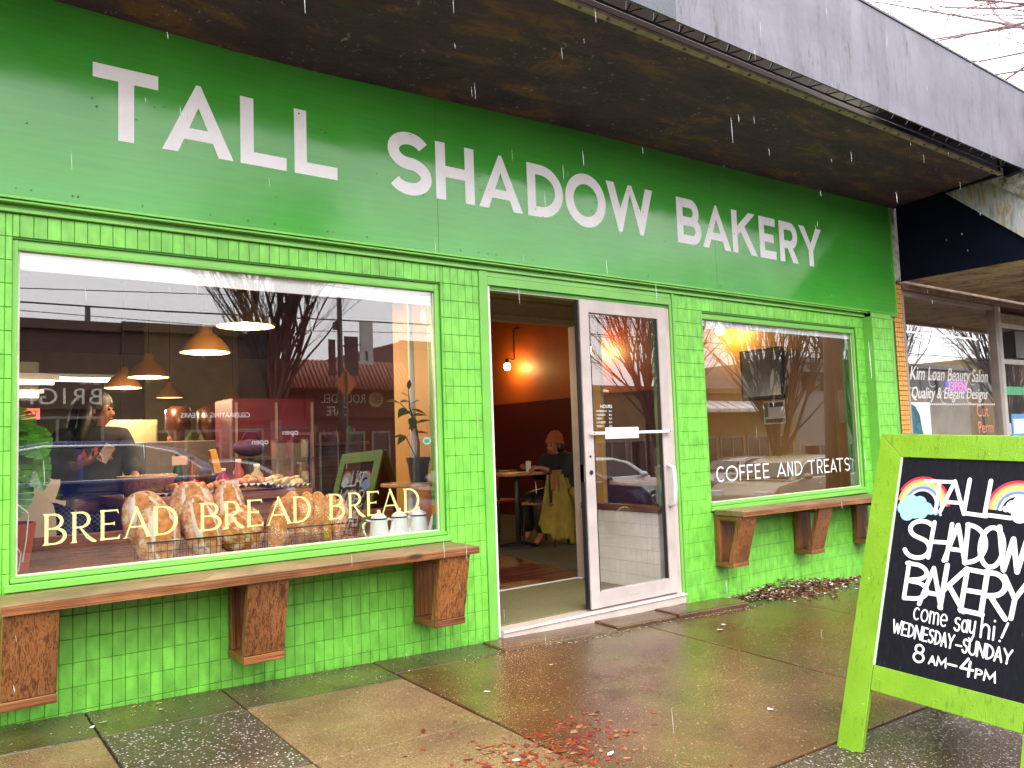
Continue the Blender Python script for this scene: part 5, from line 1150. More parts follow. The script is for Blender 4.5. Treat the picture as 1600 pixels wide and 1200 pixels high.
hr.tube([(X+.01, Y+.035, 1.49), (X-.02, Y+.05, 1.40), (X-.045, Y+.06, 1.29), (X-.06, Y+.065, 1.17), (X-.06, Y+.06, 1.10)], [.112, .122, .118, .085, .03], 18)
hr.tube([(X-.035, Y-.05, 1.50), (X-.055, Y-.075, 1.40), (X-.085, Y-.105, 1.28), (X-.095, Y-.115, 1.17)], [.05, .05, .042, .018], 12)
hr.build('hair', HAIR, pt, smooth=True)
ORG = simple('orange_red_print', (.48, .06, .03), .6, var=.1)
def chest(x, y, t_): return Vector((X-.115+x, Y-.158-t_+((x-.115)/.16)**2*.05, 1.115+y))
for i, c in enumerate('AIR'):
    P = [[(i*.078+p[0]*.085, p[1]*.085) for p in q] for q in bold(c, .78, .26)]
    obj('shirt_letter', letter_mesh('shirt_letter', P, chest, .004, ORG), pt)
ph = MB(); M_ = Matrix.Translation((X+.03, Y-.30, 1.155)) @ Matrix.Rotation(radians(35), 4, 'Y') @ Matrix.Rotation(radians(-30), 4, 'X')
ph.box(-.036, .036, -.004, .004, -.075, .075, M=M_); tag(ph.build('mobile_phone', simple('phone_case', (.10, .05, .05), .3), bevel=.003), 'dark mobile phone held in the hand of the person in the window', 'phone')

# goods and displays behind the counter
MAR = simple('maroon_panel', (.16, .012, .03), .5, var=.2, scale=5)
t = thing('drinks_display', 'maroon display cabinet behind the pastries, right of the pale equipment box', 'cabinet', (2.75, 3.3, 0)); part('cabinet_body', MB().box(2.40, 3.18, 3.2, 3.7, 0, 1.62), MAR, t, bevel=.01)
part('cabinet_frame', MB().box(2.42, 2.44, 3.18, 3.199, .2, 1.58).box(3.14, 3.16, 3.18, 3.199, .2, 1.58).box(2.79, 2.81, 3.18, 3.199, .2, 1.58), simple('pink_steel_frame', (.45, .30, .30), .4), t)
for z in (.75, 1.05, 1.33): part('shelf_board', MB().box(2.445, 3.135, 3.182, 3.198, z, z+.012), STEEL, t)
gl_ = random.Random(12)
for i, (nm, x, y, z, h, rad, c) in enumerate([('dark green bottle at the back of the pastry counter, leftmost bottle', 1.56, 1.80, .873, .24, .032, (.01, .08, .03)), ('amber bottle beside the dark green one on the pastry counter', 1.66, 1.82, .873, .22, .030, (.25, .08, .01)), ('squat red jar behind the golden pastries', 1.86, 1.78, .873, .13, .045, (.40, .02, .03)), ('pink topped tall jar behind the golden pastries', 1.98, 1.80, .873, .19, .040, (.45, .12, .15)), ('cream jar before the sneeze guard at the right end of the counter', 2.10, 1.76, .873, .15, .045, (.55, .45, .28))]):
    jb = thing('bottle' if h > .2 else 'jar', nm, 'bottle' if h > .2 else 'jar', (x, y, z)); local(jb, 'glass_body', MB().lathe([(0, 0), (rad, 0), (rad, h*.62), (rad*.5, h*.8), (rad*.45, h)], n=18), simple('goods_colour_%d' % i, c, .2), True); local(jb, 'lid', MB().lathe([(rad*.5, h), (rad*.5, h+.02), (0, h+.021)], n=14), WHITE if i > 1 else BLACK, True)
bg = MB(); bg.ell((2.30, 2.45, 1.165), (.15, .09, .07), 16, 10); bg.tube([(2.22, 2.45, 1.21), (2.26, 2.45, 1.29), (2.34, 2.45, 1.29), (2.38, 2.45, 1.21)], .008, 6); tag(bg.build('purple_bag', simple('purple_cloth', (.06, .015, .09), .7, var=.4, scale=20), smooth=True), 'purple cloth bag behind the pastries, above the counter', 'bag')
sh_ = thing('bag_stand', 'plain steel stand under the purple bag', 'stand', (2.30, 2.45, 0)); part('post', MB().tube([(2.30, 2.45, 0), (2.30, 2.45, 1.08)], .02, 8), STEEL, sh_); part('top_plate', MB().box(2.16, 2.44, 2.36, 2.54, 1.08, 1.092), STEEL, sh_)
for i in range(10):
    x = 2.47+(i % 5)*.145; z = .765 if i < 5 else 1.065; c = [(.5, .03, .03), (.45, .3, .1), (.5, .15, .05), (.3, .02, .1), (.5, .45, .4)][i % 5]
    tn_ = MB(); tn_.lathe([(0, 0), (.035, 0), (.035, .15), (.028, .17), (0, .171)], (x, 3.14, z+.001), 12); tag(tn_.build('drink_can', bpy.data.materials.get('can_colour_%d' % (i % 5)) or simple('can_colour_%d' % (i % 5), c, .3), smooth=True), 'coloured drink can in the maroon display cabinet', 'can', 'cans in the maroon cabinet')
cs_ = MB().box(2.44, 3.14, 3.08, 3.20, .755, .765).box(2.44, 3.14, 3.08, 3.20, 1.055, 1.065); cs_.build('can_shelf', STEEL, t)

# seated person with orange beanie beyond the doorway, faces left
X2, Y2 = 6.10, 3.0
p2 = thing('person', 'seated person in orange beanie and dark coat at a table beyond the open doorway', 'person', (X2, Y2, 0))
V = [(X2, Y2, .52, .13)]; E_ = []
sp1 = ad((X2-.03, Y2, .68), (.14, .13), 0); sp2 = ad((X2-.06, Y2, .84), (.15, .13), sp1); sp3 = ad((X2-.07, Y2, .93), (.10, .09), sp2); nk = ad((X2-.10, Y2, .98), .05, sp3)
for k in (-1, 1):
    hp = ad((X2-.08, Y2+k*.09, .51), .095, 0); kn = ad((X2-.46, Y2+k*.11, .50), .065, hp); an = ad((X2-.44, Y2+k*.12, .09), .042, kn); ad((X2-.55, Y2+k*.13, .035), .036, an)
    s_ = ad((X2-.07, Y2+k*.19, .90), .058, sp3); e_ = ad((X2-.20, Y2+k*.22, .74), .045, s_); w_ = ad((X2-.42, Y2+k*.10-.03, .845), .028, e_); hand_verts(V, E_, w_, (X2-.42, Y2+k*.10-.03, .845), (-1, -k*.2, .0), (0, -k, .5), curl=.6)
F2 = (X2-.125, Y2, 1.09); D2 = Vector((-1, -.15, -.22)); head(V, E_, nk, F2, D2); obj('body', skin_mesh('body', V, E_, SKINM), p2); face(p2, F2, D2, SKINM)
CT = [(X2, Y2, .50, (.16, .15)), (X2-.03, Y2, .66, (.17, .15)), (X2-.06, Y2, .83, (.18, .15)), (X2-.07, Y2, .935, (.14, .13)), (X2-.095, Y2, .995, .085), (X2-.07, Y2-.19, .91, .095), (X2-.20, Y2-.22, .74, .065), (X2-.36, Y2-.15, .82, .045), (X2-.07, Y2+.19, .91, .095), (X2-.20, Y2+.22, .74, .07), (X2-.36, Y2+.09, .82, .045)]
obj('coat', skin_mesh('coat', fat(CT), [(0, 1), (1, 2), (2, 3), (3, 4), (3, 5), (5, 6), (6, 7), (3, 8), (8, 9), (9, 10)], simple('charcoal_coat', (.012, .012, .016), .8), root=1), p2)
TRS = [(X2, Y2, .50, (.14, .12)), (X2-.08, Y2-.09, .51, .105), (X2-.46, Y2-.11, .50, .08), (X2-.44, Y2-.12, .12, .06), (X2-.08, Y2+.09, .51, .105), (X2-.46, Y2+.11, .50, .08), (X2-.44, Y2+.12, .12, .06)]
obj('trousers', skin_mesh('trousers', fat(TRS), [(0, 1), (1, 2), (2, 3), (0, 4), (4, 5), (5, 6)], DARKM), p2)
bn = MB(); bn.lathe([(.096, -.02), (.101, .0), (.098, .03), (.090, .07), (.065, .115), (.03, .137), (0, .142)], n=24, M=Matrix.Rotation(radians(12), 3, 'Y')); bn.lathe([(.098, -.022), (.107, -.015), (.107, .02), (.100, .024)], n=24, M=Matrix.Rotation(radians(12), 3, 'Y'))
b_ = bn.build('beanie', simple('orange_knit', (.40, .10, .04), .8, bs=.5, bscale=120), p2, smooth=True)
for v in b_.data.vertices: v.co += Vector((X2-.11, Y2, 1.118))
hb = MB(); hb.tube([(X2-.05, Y2, 1.10), (X2-.02, Y2, 1.03), (X2-.02, Y2, .97)], [.07, .05, .03], 12); hb.build('hair', HAIR, p2, smooth=True)

# ------------------------------------------------------------------ tables and chairs inside
def chair(name, label, loc, rz, seatm):
    t = thing(name, label, 'chair', loc, rz, 'cafe chairs')
    local(t, 'seat', MB().box(-.20, .20, -.20, .20, .44, .47), seatm, bevel=.01); local(t, 'backrest', MB().box(-.19, .19, .175, .20, .60, .82), seatm, bevel=.01)
    for a in (-1, 1):
        local(t, 'leg', MB().tube([(a*.17, -.17, .44), (a*.19, -.19, 0)], .012, 8), DARKM); local(t, 'leg', MB().tube([(a*.18, .19, .82), (a*.17, .17, .44), (a*.19, .21, 0)], .012, 8), DARKM)
    return t
REDS = simple('red_seat_vinyl', (.35, .035, .02), .3)
chair('cafe_chair', 'chair with reddish seat left of the jacket covered chair, beyond the doorway', (5.72, 3.75, 0), radians(100), REDS)
chair('cafe_chair', 'chair under the olive jacket, beside the seated person', (5.76, 2.92, 0), radians(200), WOOD_IN)
chair('cafe_chair', 'chair the person in the beanie sits on', (6.16, 3.0, 0), radians(-90), WOOD_IN)
def table(name, label, x, y, z, r, sq=False):
    t = thing(name, label, 'table', (x, y, 0), group='cafe tables')
    if sq: local(t, 'table_top', MB().box(-r, r, -r*.8, r*.8, z-.03, z), WOOD_LT, bevel=.006)
    else: local(t, 'table_top', MB().lathe([(0, z-.03), (r-.01, z-.03), (r, z-.025), (r, z-.004), (r-.006, z), (0, z)], n=40), WOOD_LT)
    local(t, 'pedestal', MB().lathe([(.22, 0), (.22, .012), (.03, .04), (.03, z-.031)], n=20), DARKM, True); return t
table('cafe_table', 'square table in front of the person in the orange beanie', 5.50, 3.10, .80, .27, True); table('cafe_table', 'dark square table by the left edge of the doorway, further back', 6.1, 4.6, .78, .35, True)
table('round_cafe_table', 'round pale topped table seen through the door glass', 5.62, 1.15, .745, .42)
bt = MB(); bt.lathe([(0, 0), (.026, 0), (.030, .10), (.030, .12), (.012, .125), (0, .125)], (5.58, 2.98, .801), 16); tag(bt.build('paper_cup', WHITE), 'tall pale cup on the table in front of the seated person', 'cup')
# olive jacket hung over the chair back: a folded cloth with body
jm = MB(); OUT = [(5.62, .772), (5.895, .765)]; NX, NZ = 22, 22
def jx(u, w): # u across 0..1, w down 0..1
    xl = 5.62-.20*w; xr = 5.895+.14*min(1, w*2.2)
    zb = .772-(.52 if u < .12 else .62 if u < .3 else .70 if u < .75 else .77)*1.0*w
    fold = .022*sin(u*19+w*2)+.012*sin(u*41+1)
    return Vector((xl+(xr-xl)*u, 2.72-fold-.06*w, zb))
vs = []
for lay in (0, 1):
    for i in range(NX+1):
        for j in range(NZ+1):
            p = jx(i/NX, j/NZ); vs.append(p+Vector((0, .012*lay, 0)))
fs = []; n1 = (NX+1)*(NZ+1)
for lay in (0, 1):
    for i in range(NX):
        for j in range(NZ): a = lay*n1+i*(NZ+1)+j; fs.append((a, a+1, a+NZ+2, a+NZ+1))
for j in range(NZ):
    for i in (0, NX): a = i*(NZ+1)+j; fs.append((a, a+1, a+1+n1, a+n1))
for i in range(NX):
    for j in (0, NZ): a = i*(NZ+1)+j; fs.append((a, a+NZ+1, a+NZ+1+n1, a+n1))
jm.add(vs, fs)
jk = thing('olive_jacket', 'olive green jacket draped over a chair back beyond the doorway', 'jacket', (5.76, 2.72, .77))
OLV = simple('olive_cloth', (.30, .21, .02), .8, var=.2, scale=10, bs=.4, bscale=50); part('jacket_body', jm, OLV, jk, smooth=True)
sl_ = MB(); sl_.tube([(5.92, 2.68, .60), (6.00, 2.66, .52), (6.02, 2.66, .30), (5.98, 2.66, .05)], [.045, .05, .045, .035], 12); part('sleeve', sl_, OLV, jk, smooth=True)

# wall screen, notices
t = thing('wall_screen', 'black framed screen hanging on the right wall below the bulb', 'screen', (7.84, 1.5, 1.5)); part('screen_frame', MB().box(7.80, 7.835, 1.20, 1.76, 1.52, 2.10), BLACK, t, bevel=.004); part('screen_face', MB().box(7.796, 7.7995, 1.23, 1.73, 1.56, 2.07), simple('grey_screen', (.10, .10, .11), .15), t)
t = thing('wall_notice', 'white printed notice with green leaf on the wall under the screen', 'notice', (7.84, 1.35, 1.3)); part('paper', MB().box(7.838, 7.843, 1.22, 1.50, 1.24, 1.50), WHITE, t)
part('printed_band', MB().box(7.8365, 7.8378, 1.24, 1.42, 1.43, 1.48), INK, t); part('printed_band', MB().box(7.8365, 7.8378, 1.23, 1.48, 1.255, 1.30), simple('brown_band', (.25, .15, .05), .6), t); part('printed_leaf', MB().box(7.8365, 7.8378, 1.44, 1.49, 1.32, 1.48), simple('printed_green', (.15, .3, .05), .6), t)
t = MB(); t.box(7.838, 7.844, .30, .58, 1.22, 1.56); tag(t.build('paper_sheet', simple('cream_sheet', (.70, .52, .28), .6)), 'cream paper sheet on the orange panel at the right end of the right window', 'paper')

# ------------------------------------------------------------------ neighbouring salon
sa = thing('salon_building', 'neighbouring beauty salon with orange mosaic pillar and lettered window right of the bakery', 'building', (12, 0, 0))
MORT = simple('dark_mosaic_grout', (.05, .022, .008), .7); MOSA = simple('orange_mosaic_tile', (.78, .38, .08), .3, var=.25, scale=40)
part('pillar_core', MB().box(7.985, 8.165, .006, .2, -.6, 2.62), MORT, sa)
mt = MB(); rz2 = random.Random(8)
for i in range(4):
    for j in range(62):
        x = 7.990+i*.0437; z = -.45+j*.0493
        mt.box(x, x+.0355, rz2.uniform(-.001, .001), .010, z, z+.0425)
stuff(mt.build('mosaic_tiles', MOSA, sa))
mo = MB(); mo.box(7.984, 8.10, -.035, .25, 2.628, 3.46)
def mossy():
    m, nt, b = new_mat('mossy_flaking_white_masonry'); v = mpos(nt)
    c = ramp(nt, noise(nt, v, 9, 7, .75), [(.38, (.10, .09, .07)), (.46, (.50, .47, .42)), (.62, (.62, .60, .55))]); c = mix(nt, ramp(nt, noise(nt, v, 4, 6, .7), [(.5, 0.0), (.62, .8)]), c, (.10, .09, .015))
    nt.links.new(c, b.inputs['Base Color']); b.inputs['Roughness'].default_value = .8; bump(nt, b, noise(nt, v, 22, 6, .75), .9, .02); return m
MOSSY = mossy(); part('party_wall_edge', mo, MOSSY, sa)
HEADR = simple('stained_brown_header', (.22, .14, .09), .5, var=.5, scale=7, bs=.3, bscale=20)
part('header_beam', MB().box(8.166, 20, -.03, .2, 2.555, 2.615), HEADR, sa, bevel=.004); part('wall_above', MB().box(8.11, 20, .01, .2, 2.617, 4.0), HEADR, sa)
def peel():
    m, nt, b = new_mat('peeling_beige_soffit'); v = mpos(nt)
    c = ramp(nt, noise(nt, v, 4, 7, .72), [(.36, (.12, .08, .05)), (.5, (.48, .38, .25)), (.7, (.70, .60, .44))]); sp = ramp(nt, noise(nt, v, 17, 6, .8), [(.60, 0.0), (.63, 1.0)]); c = mix(nt, sp, c, (.06, .045, .03))
    nt.links.new(c, b.inputs['Base Color']); b.inputs['Roughness'].default_value = .6; bump(nt, b, noise(nt, v, 14, 6, .7), .7, .01); return m
nc = thing('salon_canopy', 'dark navy ended low canopy over the salon with stained metal flashing', 'canopy', (12, -.8, 2.8))
PL = peel()
for i in range(8): part('soffit_panel', MB().box(8.155+i*1.0+.004, 9.155+i*1.0-.004, -1.4, -.032, 2.640, 2.665), PL, nc, bevel=.003)
part('end_panel', MB().box(8.13, 8.153, -1.44, .005, 2.632, 4.0), NAVY, nc)
fp_ = MB(); fp_.prism([(8.10, -.50, 3.43), (8.10, -1.46, 2.57), (8.10, -1.46, 3.9), (8.10, -.50, 3.9)], (.028, 0, 0)); part('metal_flashing', fp_, ALU_ST, nc)
pw = MB(); pw.prism([(8.085, -.86, 3.47), (8.085, -1.34, 3.06), (8.085, -1.5, 3.6), (8.085, -.86, 3.6)], (.014, 0, 0)); part('flaking_panel', pw, MOSSY, nc)
part('fascia', MB().box(8.155, 20, -1.45, -1.401, 2.60, 3.3), ALU_ST, nc)
# window
wf = MB(); wf.box(8.166, 8.205, .0, .10, -.4, 2.553); wf.box(10.33, 10.42, .0, .10, -.5, 2.553); wf.box(8.206, 10.329, .01, .09, .35, .42); wf.box(8.206, 10.329, .015, .085, 2.50, 2.553)
sw_ = part('window', wf, simple('grey_brown_frame', (.35, .30, .26), .4), sa, bevel=.003)
part('pane', MB().box(8.20, 10.335, .045, .050, .415, 2.505), glass('salon_glass', base=.20), sw_)
part('stall_riser', MB().box(8.166, 10.42, .02, .12, -.6, .349), HEADR, sa)
SW_T = plane_place((0, .0445, 0), (1, 0, 0), (0, 0, 1), (0, -1, 0))
CRM = simple('cream_vinyl', (.85, .82, .75), .4, var=0, emit=(1, .97, .9), es=0.0); SALM = simple('salmon_vinyl', (.90, .30, .18), .4, var=0)
def script_text(txt, x0, z0, size, sx, m_=CRM):
    for d in (0, .006): obj('lettering', text_mesh(txt, size, lambda x, y, t: SW_T(x0+x+d, z0+y+d*.5, t+d*.02), m_, shear=.35, sx=sx, thick=.0006), sw_)
script_text('Kim Loan Beauty Salon', 8.29, 1.64, .205, .95); script_text('Quality & Elegant Designs', 8.29, 1.445, .175, .97)
for (x, z, r, a0, a1) in [(8.33, 1.62, .07, 20, 300), (8.78, 1.63, .06, 30, 320), (9.22, 1.65, .065, 10, 290), (9.72, 1.67, .065, 10, 290), (8.33, 1.43, .055, 20, 300), (9.02, 1.46, .065, 10, 290), (9.62, 1.46, .06, 10, 290)]:
    obj('flourish', letter_mesh('flourish', ribbon(arc(x, z, r*1.3, r, a0, a1, 18), .007), SW_T, .0005, CRM), sw_)
obj('lettering', text_mesh('Cut', .20, lambda x, y, t: SW_T(9.76+x, 1.245+y, t), SALM, sx=1.0, thick=.0008), sw_); obj('lettering', text_mesh('Perm', .19, lambda x, y, t: SW_T(9.77+x, 1.06+y, t), SALM, sx=.98, thick=.0008), sw_)
dt = MB()
for i in range(46): dt.box(8.24+i*.044, 8.262+i*.044, .042, .0443, 1.375, 1.395)
stuff(part('dotted_border', dt, CRM, sw_))
np_ = thing('neon_open_sign', 'pink and blue neon OPEN sign inside the salon window', 'neon sign', (9.5, .12, 1.6))
part('backing', MB().box(9.27, 9.80, .13, .15, 1.525, 1.655), simple('neon_blue_border', (.05, .06, .4), .4, emit=(.15, .2, .9), es=.4, var=0), np_)
obj('lettering', text_mesh('OPEN', .15, lambda x, y, t: Vector((9.31+x*1.1, .125-t, 1.540+y)), simple('neon_pink', (.9, .2, .3), .4, emit=(1, .10, .20), es=1.6, var=0), thick=.004), np_)
po = thing('hair_poster', 'poster with dark teal hair silhouette at the left of the salon window', 'poster', (8.42, .1, 1.1)); part('paper', MB().box(8.215, 8.67, .038, .043, .84, 1.405), WHITE, po)
hp_ = MB(); hp_.prism([(8.225, .0365, 1.05), (8.23, .0365, 1.37), (8.29, .0365, 1.385), (8.36, .0365, 1.36), (8.44, .0365, 1.27), (8.47, .0365, 1.12), (8.54, .0365, .98), (8.53, .0365, .86), (8.40, .0365, .86), (8.31, .0365, .96)], (0, .001, 0))
part('printed_hair', hp_, simple('teal_print', (.015, .12, .15), .5, var=.6, scale=14), po)
hq = MB(); hq.prism([(8.50, .0368, .86), (8.56, .0368, 1.0), (8.64, .0368, 1.1), (8.66, .0368, .86)], (0, .001, 0)); part('printed_tint', hq, simple('pale_teal', (.45, .68, .68), .5), po)
part('added_backing', MB().box(8.21, 10.32, .35, .36, -.4, 1.55), simple('added_beige_backing', (.55, .44, .26), .8, var=.2, scale=4), sa); part('interior_wall', MB().box(8.17, 20, 2.0, 2.1, -.5, 2.6), simple('salon_beige_wall', (.42, .35, .22), .6), sa); part('interior_floor', MB().box(8.17, 20, .12, 2.0, -.5, -.4), CARPET, sa); part('interior_ceiling', MB().box(8.17, 20, .21, 2.0, 2.62, 2.66), CEIL, sa)  # first part: beige sheet added close behind the glass to brighten the window
# salon door bay
db = MB(); db.box(10.421, 10.50, .0, .10, -.5, 2.553); db.box(10.501, 12.2, .0, .09, 2.30, 2.36); db.box(11.50, 11.60, .0, .10, -.5, 2.29); db.box(10.501, 11.49, .02, .08, 1.87, 1.93)
sd = part('door', db, simple('pale_door_frame', (.52, .49, .45), .4), sa, bevel=.003); part('pane', MB().box(10.49, 11.51, .045, .050, -.4, 2.31), GLASS, sd)
part('transom_box', MB().box(10.52, 12.0, .09, .5, 2.365, 2.50), simple('yellow_stained_box', (.40, .34, .16), .6, var=.3), sa); part('air_conditioner', MB().box(10.80, 11.4, -.02, .4, 1.95, 2.28), DARKM, sa)
part('green_sign', MB().box(10.55, 11.3, .035, .043, 1.50, 1.60), simple('green_strip_sign', (.03, .45, .14), .4), sd); part('notice', MB().box(10.66, 11.1, .034, .043, 1.00, 1.27), simple('blue_notice', (.10, .33, .60), .5), sd); part('notice', MB().box(10.70, 11.06, .0325, .0338, 1.03, 1.21), WHITE, sd)
part('notice', MB().box(10.53, 10.64, .034, .043, 1.02, 1.16), simple('white_blue_notice', (.5, .5, .75), .5), sd)
part('wall', MB().box(12.2, 20, .0, .2, -.9, 2.553), HEADR, sa)

lb = thing('left_neighbour_building', 'plain rendered building wall beyond the left end of the bakery', 'building', (-7, .5, 0)); part('wall', MB().box(-14, -3.12, .02, 9, -.3, 4.6), simple('grey_beige_render', (.30, .28, .24), .7, bs=.3), lb); part('plinth', MB().box(-14, -3.12, -.03, .019, -.3, .55), STEEL, lb)
# ------------------------------------------------------------------ across the street (seen in the window reflections)
YB = -20.0; BR1 = simple('brown_brick_front', (.085, .04, .028), .7, var=.25, scale=2, bs=.3, bscale=20); BR2 = simple('dark_red_front', (.075, .022, .018), .6, var=.25, scale=2); BR3 = simple('tan_front', (.22, .15, .07), .7, var=.25, scale=2); GREY = simple('grey_render', (.20, .19, .18), .7)
FW = simple('far_window_glass', (.015, .015, .018), .06, var=0); FFR = simple('far_window_frame', (.22, .20, .18), .5); LTX = simple('pale_sign_letters', (.75, .70, .62), .5, var=0); LTX2 = simple('lit_sign_letters', (.8, .8, .8), .5, emit=(1, 1, 1), es=1.1, var=0)
def wallface(x0): return lambda x, y, t: Vector((x0-x, YB+.16+t, y))
def far_building(label, x0, x1, h, m, bays, wz0=.6, wz1=2.1, cornice=True, depth=9, upper=False):
    z0 = gz(x0, -6)-1.2; b = thing('far_shop_building', label, 'building', ((x0+x1)/2, YB, 0))
    part('wall', MB().box(x0+.01, x1-.01, YB-depth, YB, z0, h), m, b)
    if cornice: part('cornice', MB().box(x0+.01, x1-.01, YB, YB+.14, h-.22, h+.05), m, b, bevel=.02)
    n = bays; w = (x1-x0-.6)/n; off = gz((x0+x1)/2, -6)
    for i in range(n):
        a = x0+.3+i*w+.12; c = a+w-.24; is_d = (i % 3 == 1); zb = off+.05 if is_d else off+wz0
        f = MB(); f.box(a, c, YB+.002, YB+.07, off+wz1+.05, off+wz1+.13); f.box(a, c, YB+.002, YB+.07, zb-.08, zb)
        for q in [a, c-.07]+([a+(c-a)*.5] if c-a > 1.4 else []): f.box(q, q+.07, YB+.002, YB+.07, zb, off+wz1+.049)
        wo = part('door' if is_d else 'window', f, FFR, b); part('pane', MB().box(a+.01, c-.01, YB+.003, YB+.03, zb+.001, off+wz1+.048), FW, wo)
    if upper:
        for i in range(n):
            a = x0+.3+i*w+.3; c = a+w-.6; wo = part('window', MB().box(a-.06, c+.06, YB+.002, YB+.05, 3.25, 4.35), FFR, b); part('pane', MB().box(a, c, YB+.051, YB+.06, 3.31, 4.29), FW, wo)
    return b
b0 = far_building('brown brick building with THE BRIGHT signboard across the street, leftmost in the window reflection', -16, 4.9, 4.75, BR1, 8)
part('sign_board', MB().box(-2.2, 4.75, YB+.002, YB+.15, 2.42, 3.42), BR1, b0, bevel=.01)
obj('lettering', text_mesh('BRIGHT', .62, lambda x, y, t: Vector((4.45-x, YB+.155+t, 2.55+y)), LTX, sx=1.05, thick=.02, space=1.15), b0); obj('lettering', text_mesh('the', .40, lambda x, y, t: Vector((4.40-x, YB+.155+t, 3.08+y)), LTX, thick=.02), b0)
b1 = far_building('plain brown building with CELEBRATING 60 YEARS lettering across the street', 4.9, 9.3, 4.80, BR1, 3)
part('sign_board', MB().box(6.3, 9.1, YB+.002, YB+.15, 2.05, 2.50), BR2, b1); obj('lettering', text_mesh('CELEBRATING 60 YEARS', .20, lambda x, y, t: Vector((8.42-x, YB+.155+t, 2.17+y)), LTX2, thick=.02, sx=.92), b1)
b2 = far_building('dark red cafe with tiled mansard canopy and round logo across the street', 9.3, 13.6, 3.9, BR2, 4, cornice=False)
man = part('mansard_roof', MB().prism([(9.3, YB, 3.0), (9.3, YB+1.0, 3.0), (9.3, YB+.25, 3.93), (9.3, YB, 3.93)], (4.3, 0, 0)), simple('roof_tile_base', (.12, .035, .02), .7), b2)
RT = simple('clay_roof_tile', (.20, .06, .035), .6, var=.3, scale=8)
rtm = MB().tube([(0, 0, 0), (0, -.75, .93)], .06, 6).mesh('roof_tile', RT, True)
for i in range(30): o = obj('roof_tile', rtm, man); o.location = (9.38+i*.143, YB+1.02, 3.0)
part('sign_board', MB().box(10.2, 13.3, YB+.002, YB+.15, 2.12, 2.98), BR2, b2)
part('logo_disc', MB().prism([(12.62+.26*cos(a*pi/14), YB+.152, 2.72+.26*sin(a*pi/14)) for a in range(28)], (0, .03, 0)), simple('gold_disc', (.45, .35, .18), .4), b2)
obj('lettering', text_mesh('EL', .30, lambda x, y, t: Vector((12.80-x, YB+.185+t, 2.61+y)), BR2, thick=.02), b2)
obj('lettering', text_mesh('ROUNDEL', .42, lambda x, y, t: Vector((12.25-x, YB+.155+t, 2.60+y)), LTX, sx=.80, thick=.02), b2); obj('lettering', text_mesh('CAFE', .42, lambda x, y, t: Vector((11.65-x, YB+.155+t, 2.20+y)), LTX, sx=.80, thick=.02), b2)
for x, z in ((9.95, 1.62), (9.0, 1.35)): obj('lettering', text_mesh('open', .26, lambda xx, y, t: Vector((x-xx, YB+.09+t, z+y)), LTX2, thick=.02), b2 if x > 9.3 else b1)
far_building('low brown shop with sloping parapet right of the red cafe across the street', 13.6, 22, 4.7, BR2, 5)
b4 = far_building('long low tan shop row across the street behind the bare trees', 22, 36.5, 3.3, BR3, 7)
for i in range(9):
    part('awning', MB().prism([(28.0+i*.72, YB+.05, 2.75), (28.0+i*.72, YB+.9, 2.35), (28.0+i*.72, YB+.9, 2.2), (28.0+i*.72, YB+.05, 2.2)], (.55, 0, 0)), WHITE, b4)
obj('lettering', text_mesh('BAKERY', .5, lambda x, y, t: Vector((31.5-x, YB+.16+t, 1.5+y)), LTX, thick=.02), b4) if False else None
far_building('taller two storey grey building at the far right across the street', 36.5, 56, 5.0, GREY, 6, upper=True); far_building('far grey building beyond the two storey one across the street', 56, 90, 5.6, BR3, 8, upper=True)
far_building('grey building far left across the street', -50, -16, 5.2, GREY, 10)

# poles, signs and wires
def pole(nm, label, x, y, h, r=.09):
    t = thing(nm, label, 'pole', (x, y, 0)); part('post', MB().tube([(x, y, gz(x, y)-.6), (x, y, h)], [r, r*.7], 10), DARKM, t, smooth=True); return t
sp = pole('signal_pole', 'dark steel pole carrying street signs and banners on the far kerb', 8.8, -14.4, 4.95)
part('sign_plate', MB().box(9.35, 9.72, -14.43, -14.40, 3.25, 4.35), simple('pale_sign_plate', (.42, .40, .38), .5), sp); part('banner', MB().box(8.93, 9.30, -14.43, -14.41, 2.95, 3.95), simple('dark_banner', (.05, .03, .04), .6, var=.5, scale=5), sp); part('banner', MB().box(8.50, 8.68, -14.43, -14.41, 2.95, 3.85), simple('brown_banner', (.08, .03, .03), .6), sp)
part('printed_arrow', MB().box(9.50, 9.56, -14.399, -14.395, 3.35, 3.6), INK, sp); part('bracket_arm', MB().tube([(8.85, -14.41, 3.7), (9.4, -14.41, 3.75)], .02, 6), DARKM, sp); part('signal_box', MB().box(8.66, 8.74, -14.5, -14.3, 4.1, 4.3), DARKM, sp)
dm = thing('warning_sign', 'orange diamond warning sign on a thin post before the red cafe', 'sign', (8.75, -14, 2)); part('sign_plate', MB().prism([(8.75, -14.0, 2.35), (9.02, -14.0, 2.72), (8.75, -14.0, 3.09), (8.48, -14.0, 2.72)], (0, .01, 0)), simple('orange_sign', (.45, .12, .03), .5), dm); part('post', MB().tube([(8.75, -13.96, -.6), (8.75, -13.96, 3.0)], .03, 6), STEEL, dm)
pole('utility_pole', 'short timber utility pole behind the brown building across the street', 5.6, -29, 6.7, .14); pole('lamp_pole', 'slim street lamp pole far along the opposite kerb', 19.5, -14.3, 5.3, .07); pole('utility_pole', 'utility pole on the far pavement beyond the two storey building', 60, -16, 8.2, .16)
lw_ = thing('street_lamp_arm', 'street lamp with a long arm further down the road', 'street lamp', (44, -15, 0)); part('post', MB().tube([(46, -15, -2), (46, -15, 6.6), (45.4, -15, 6.8), (43.2, -15, 6.7)], .07, 8), STEEL, lw_)
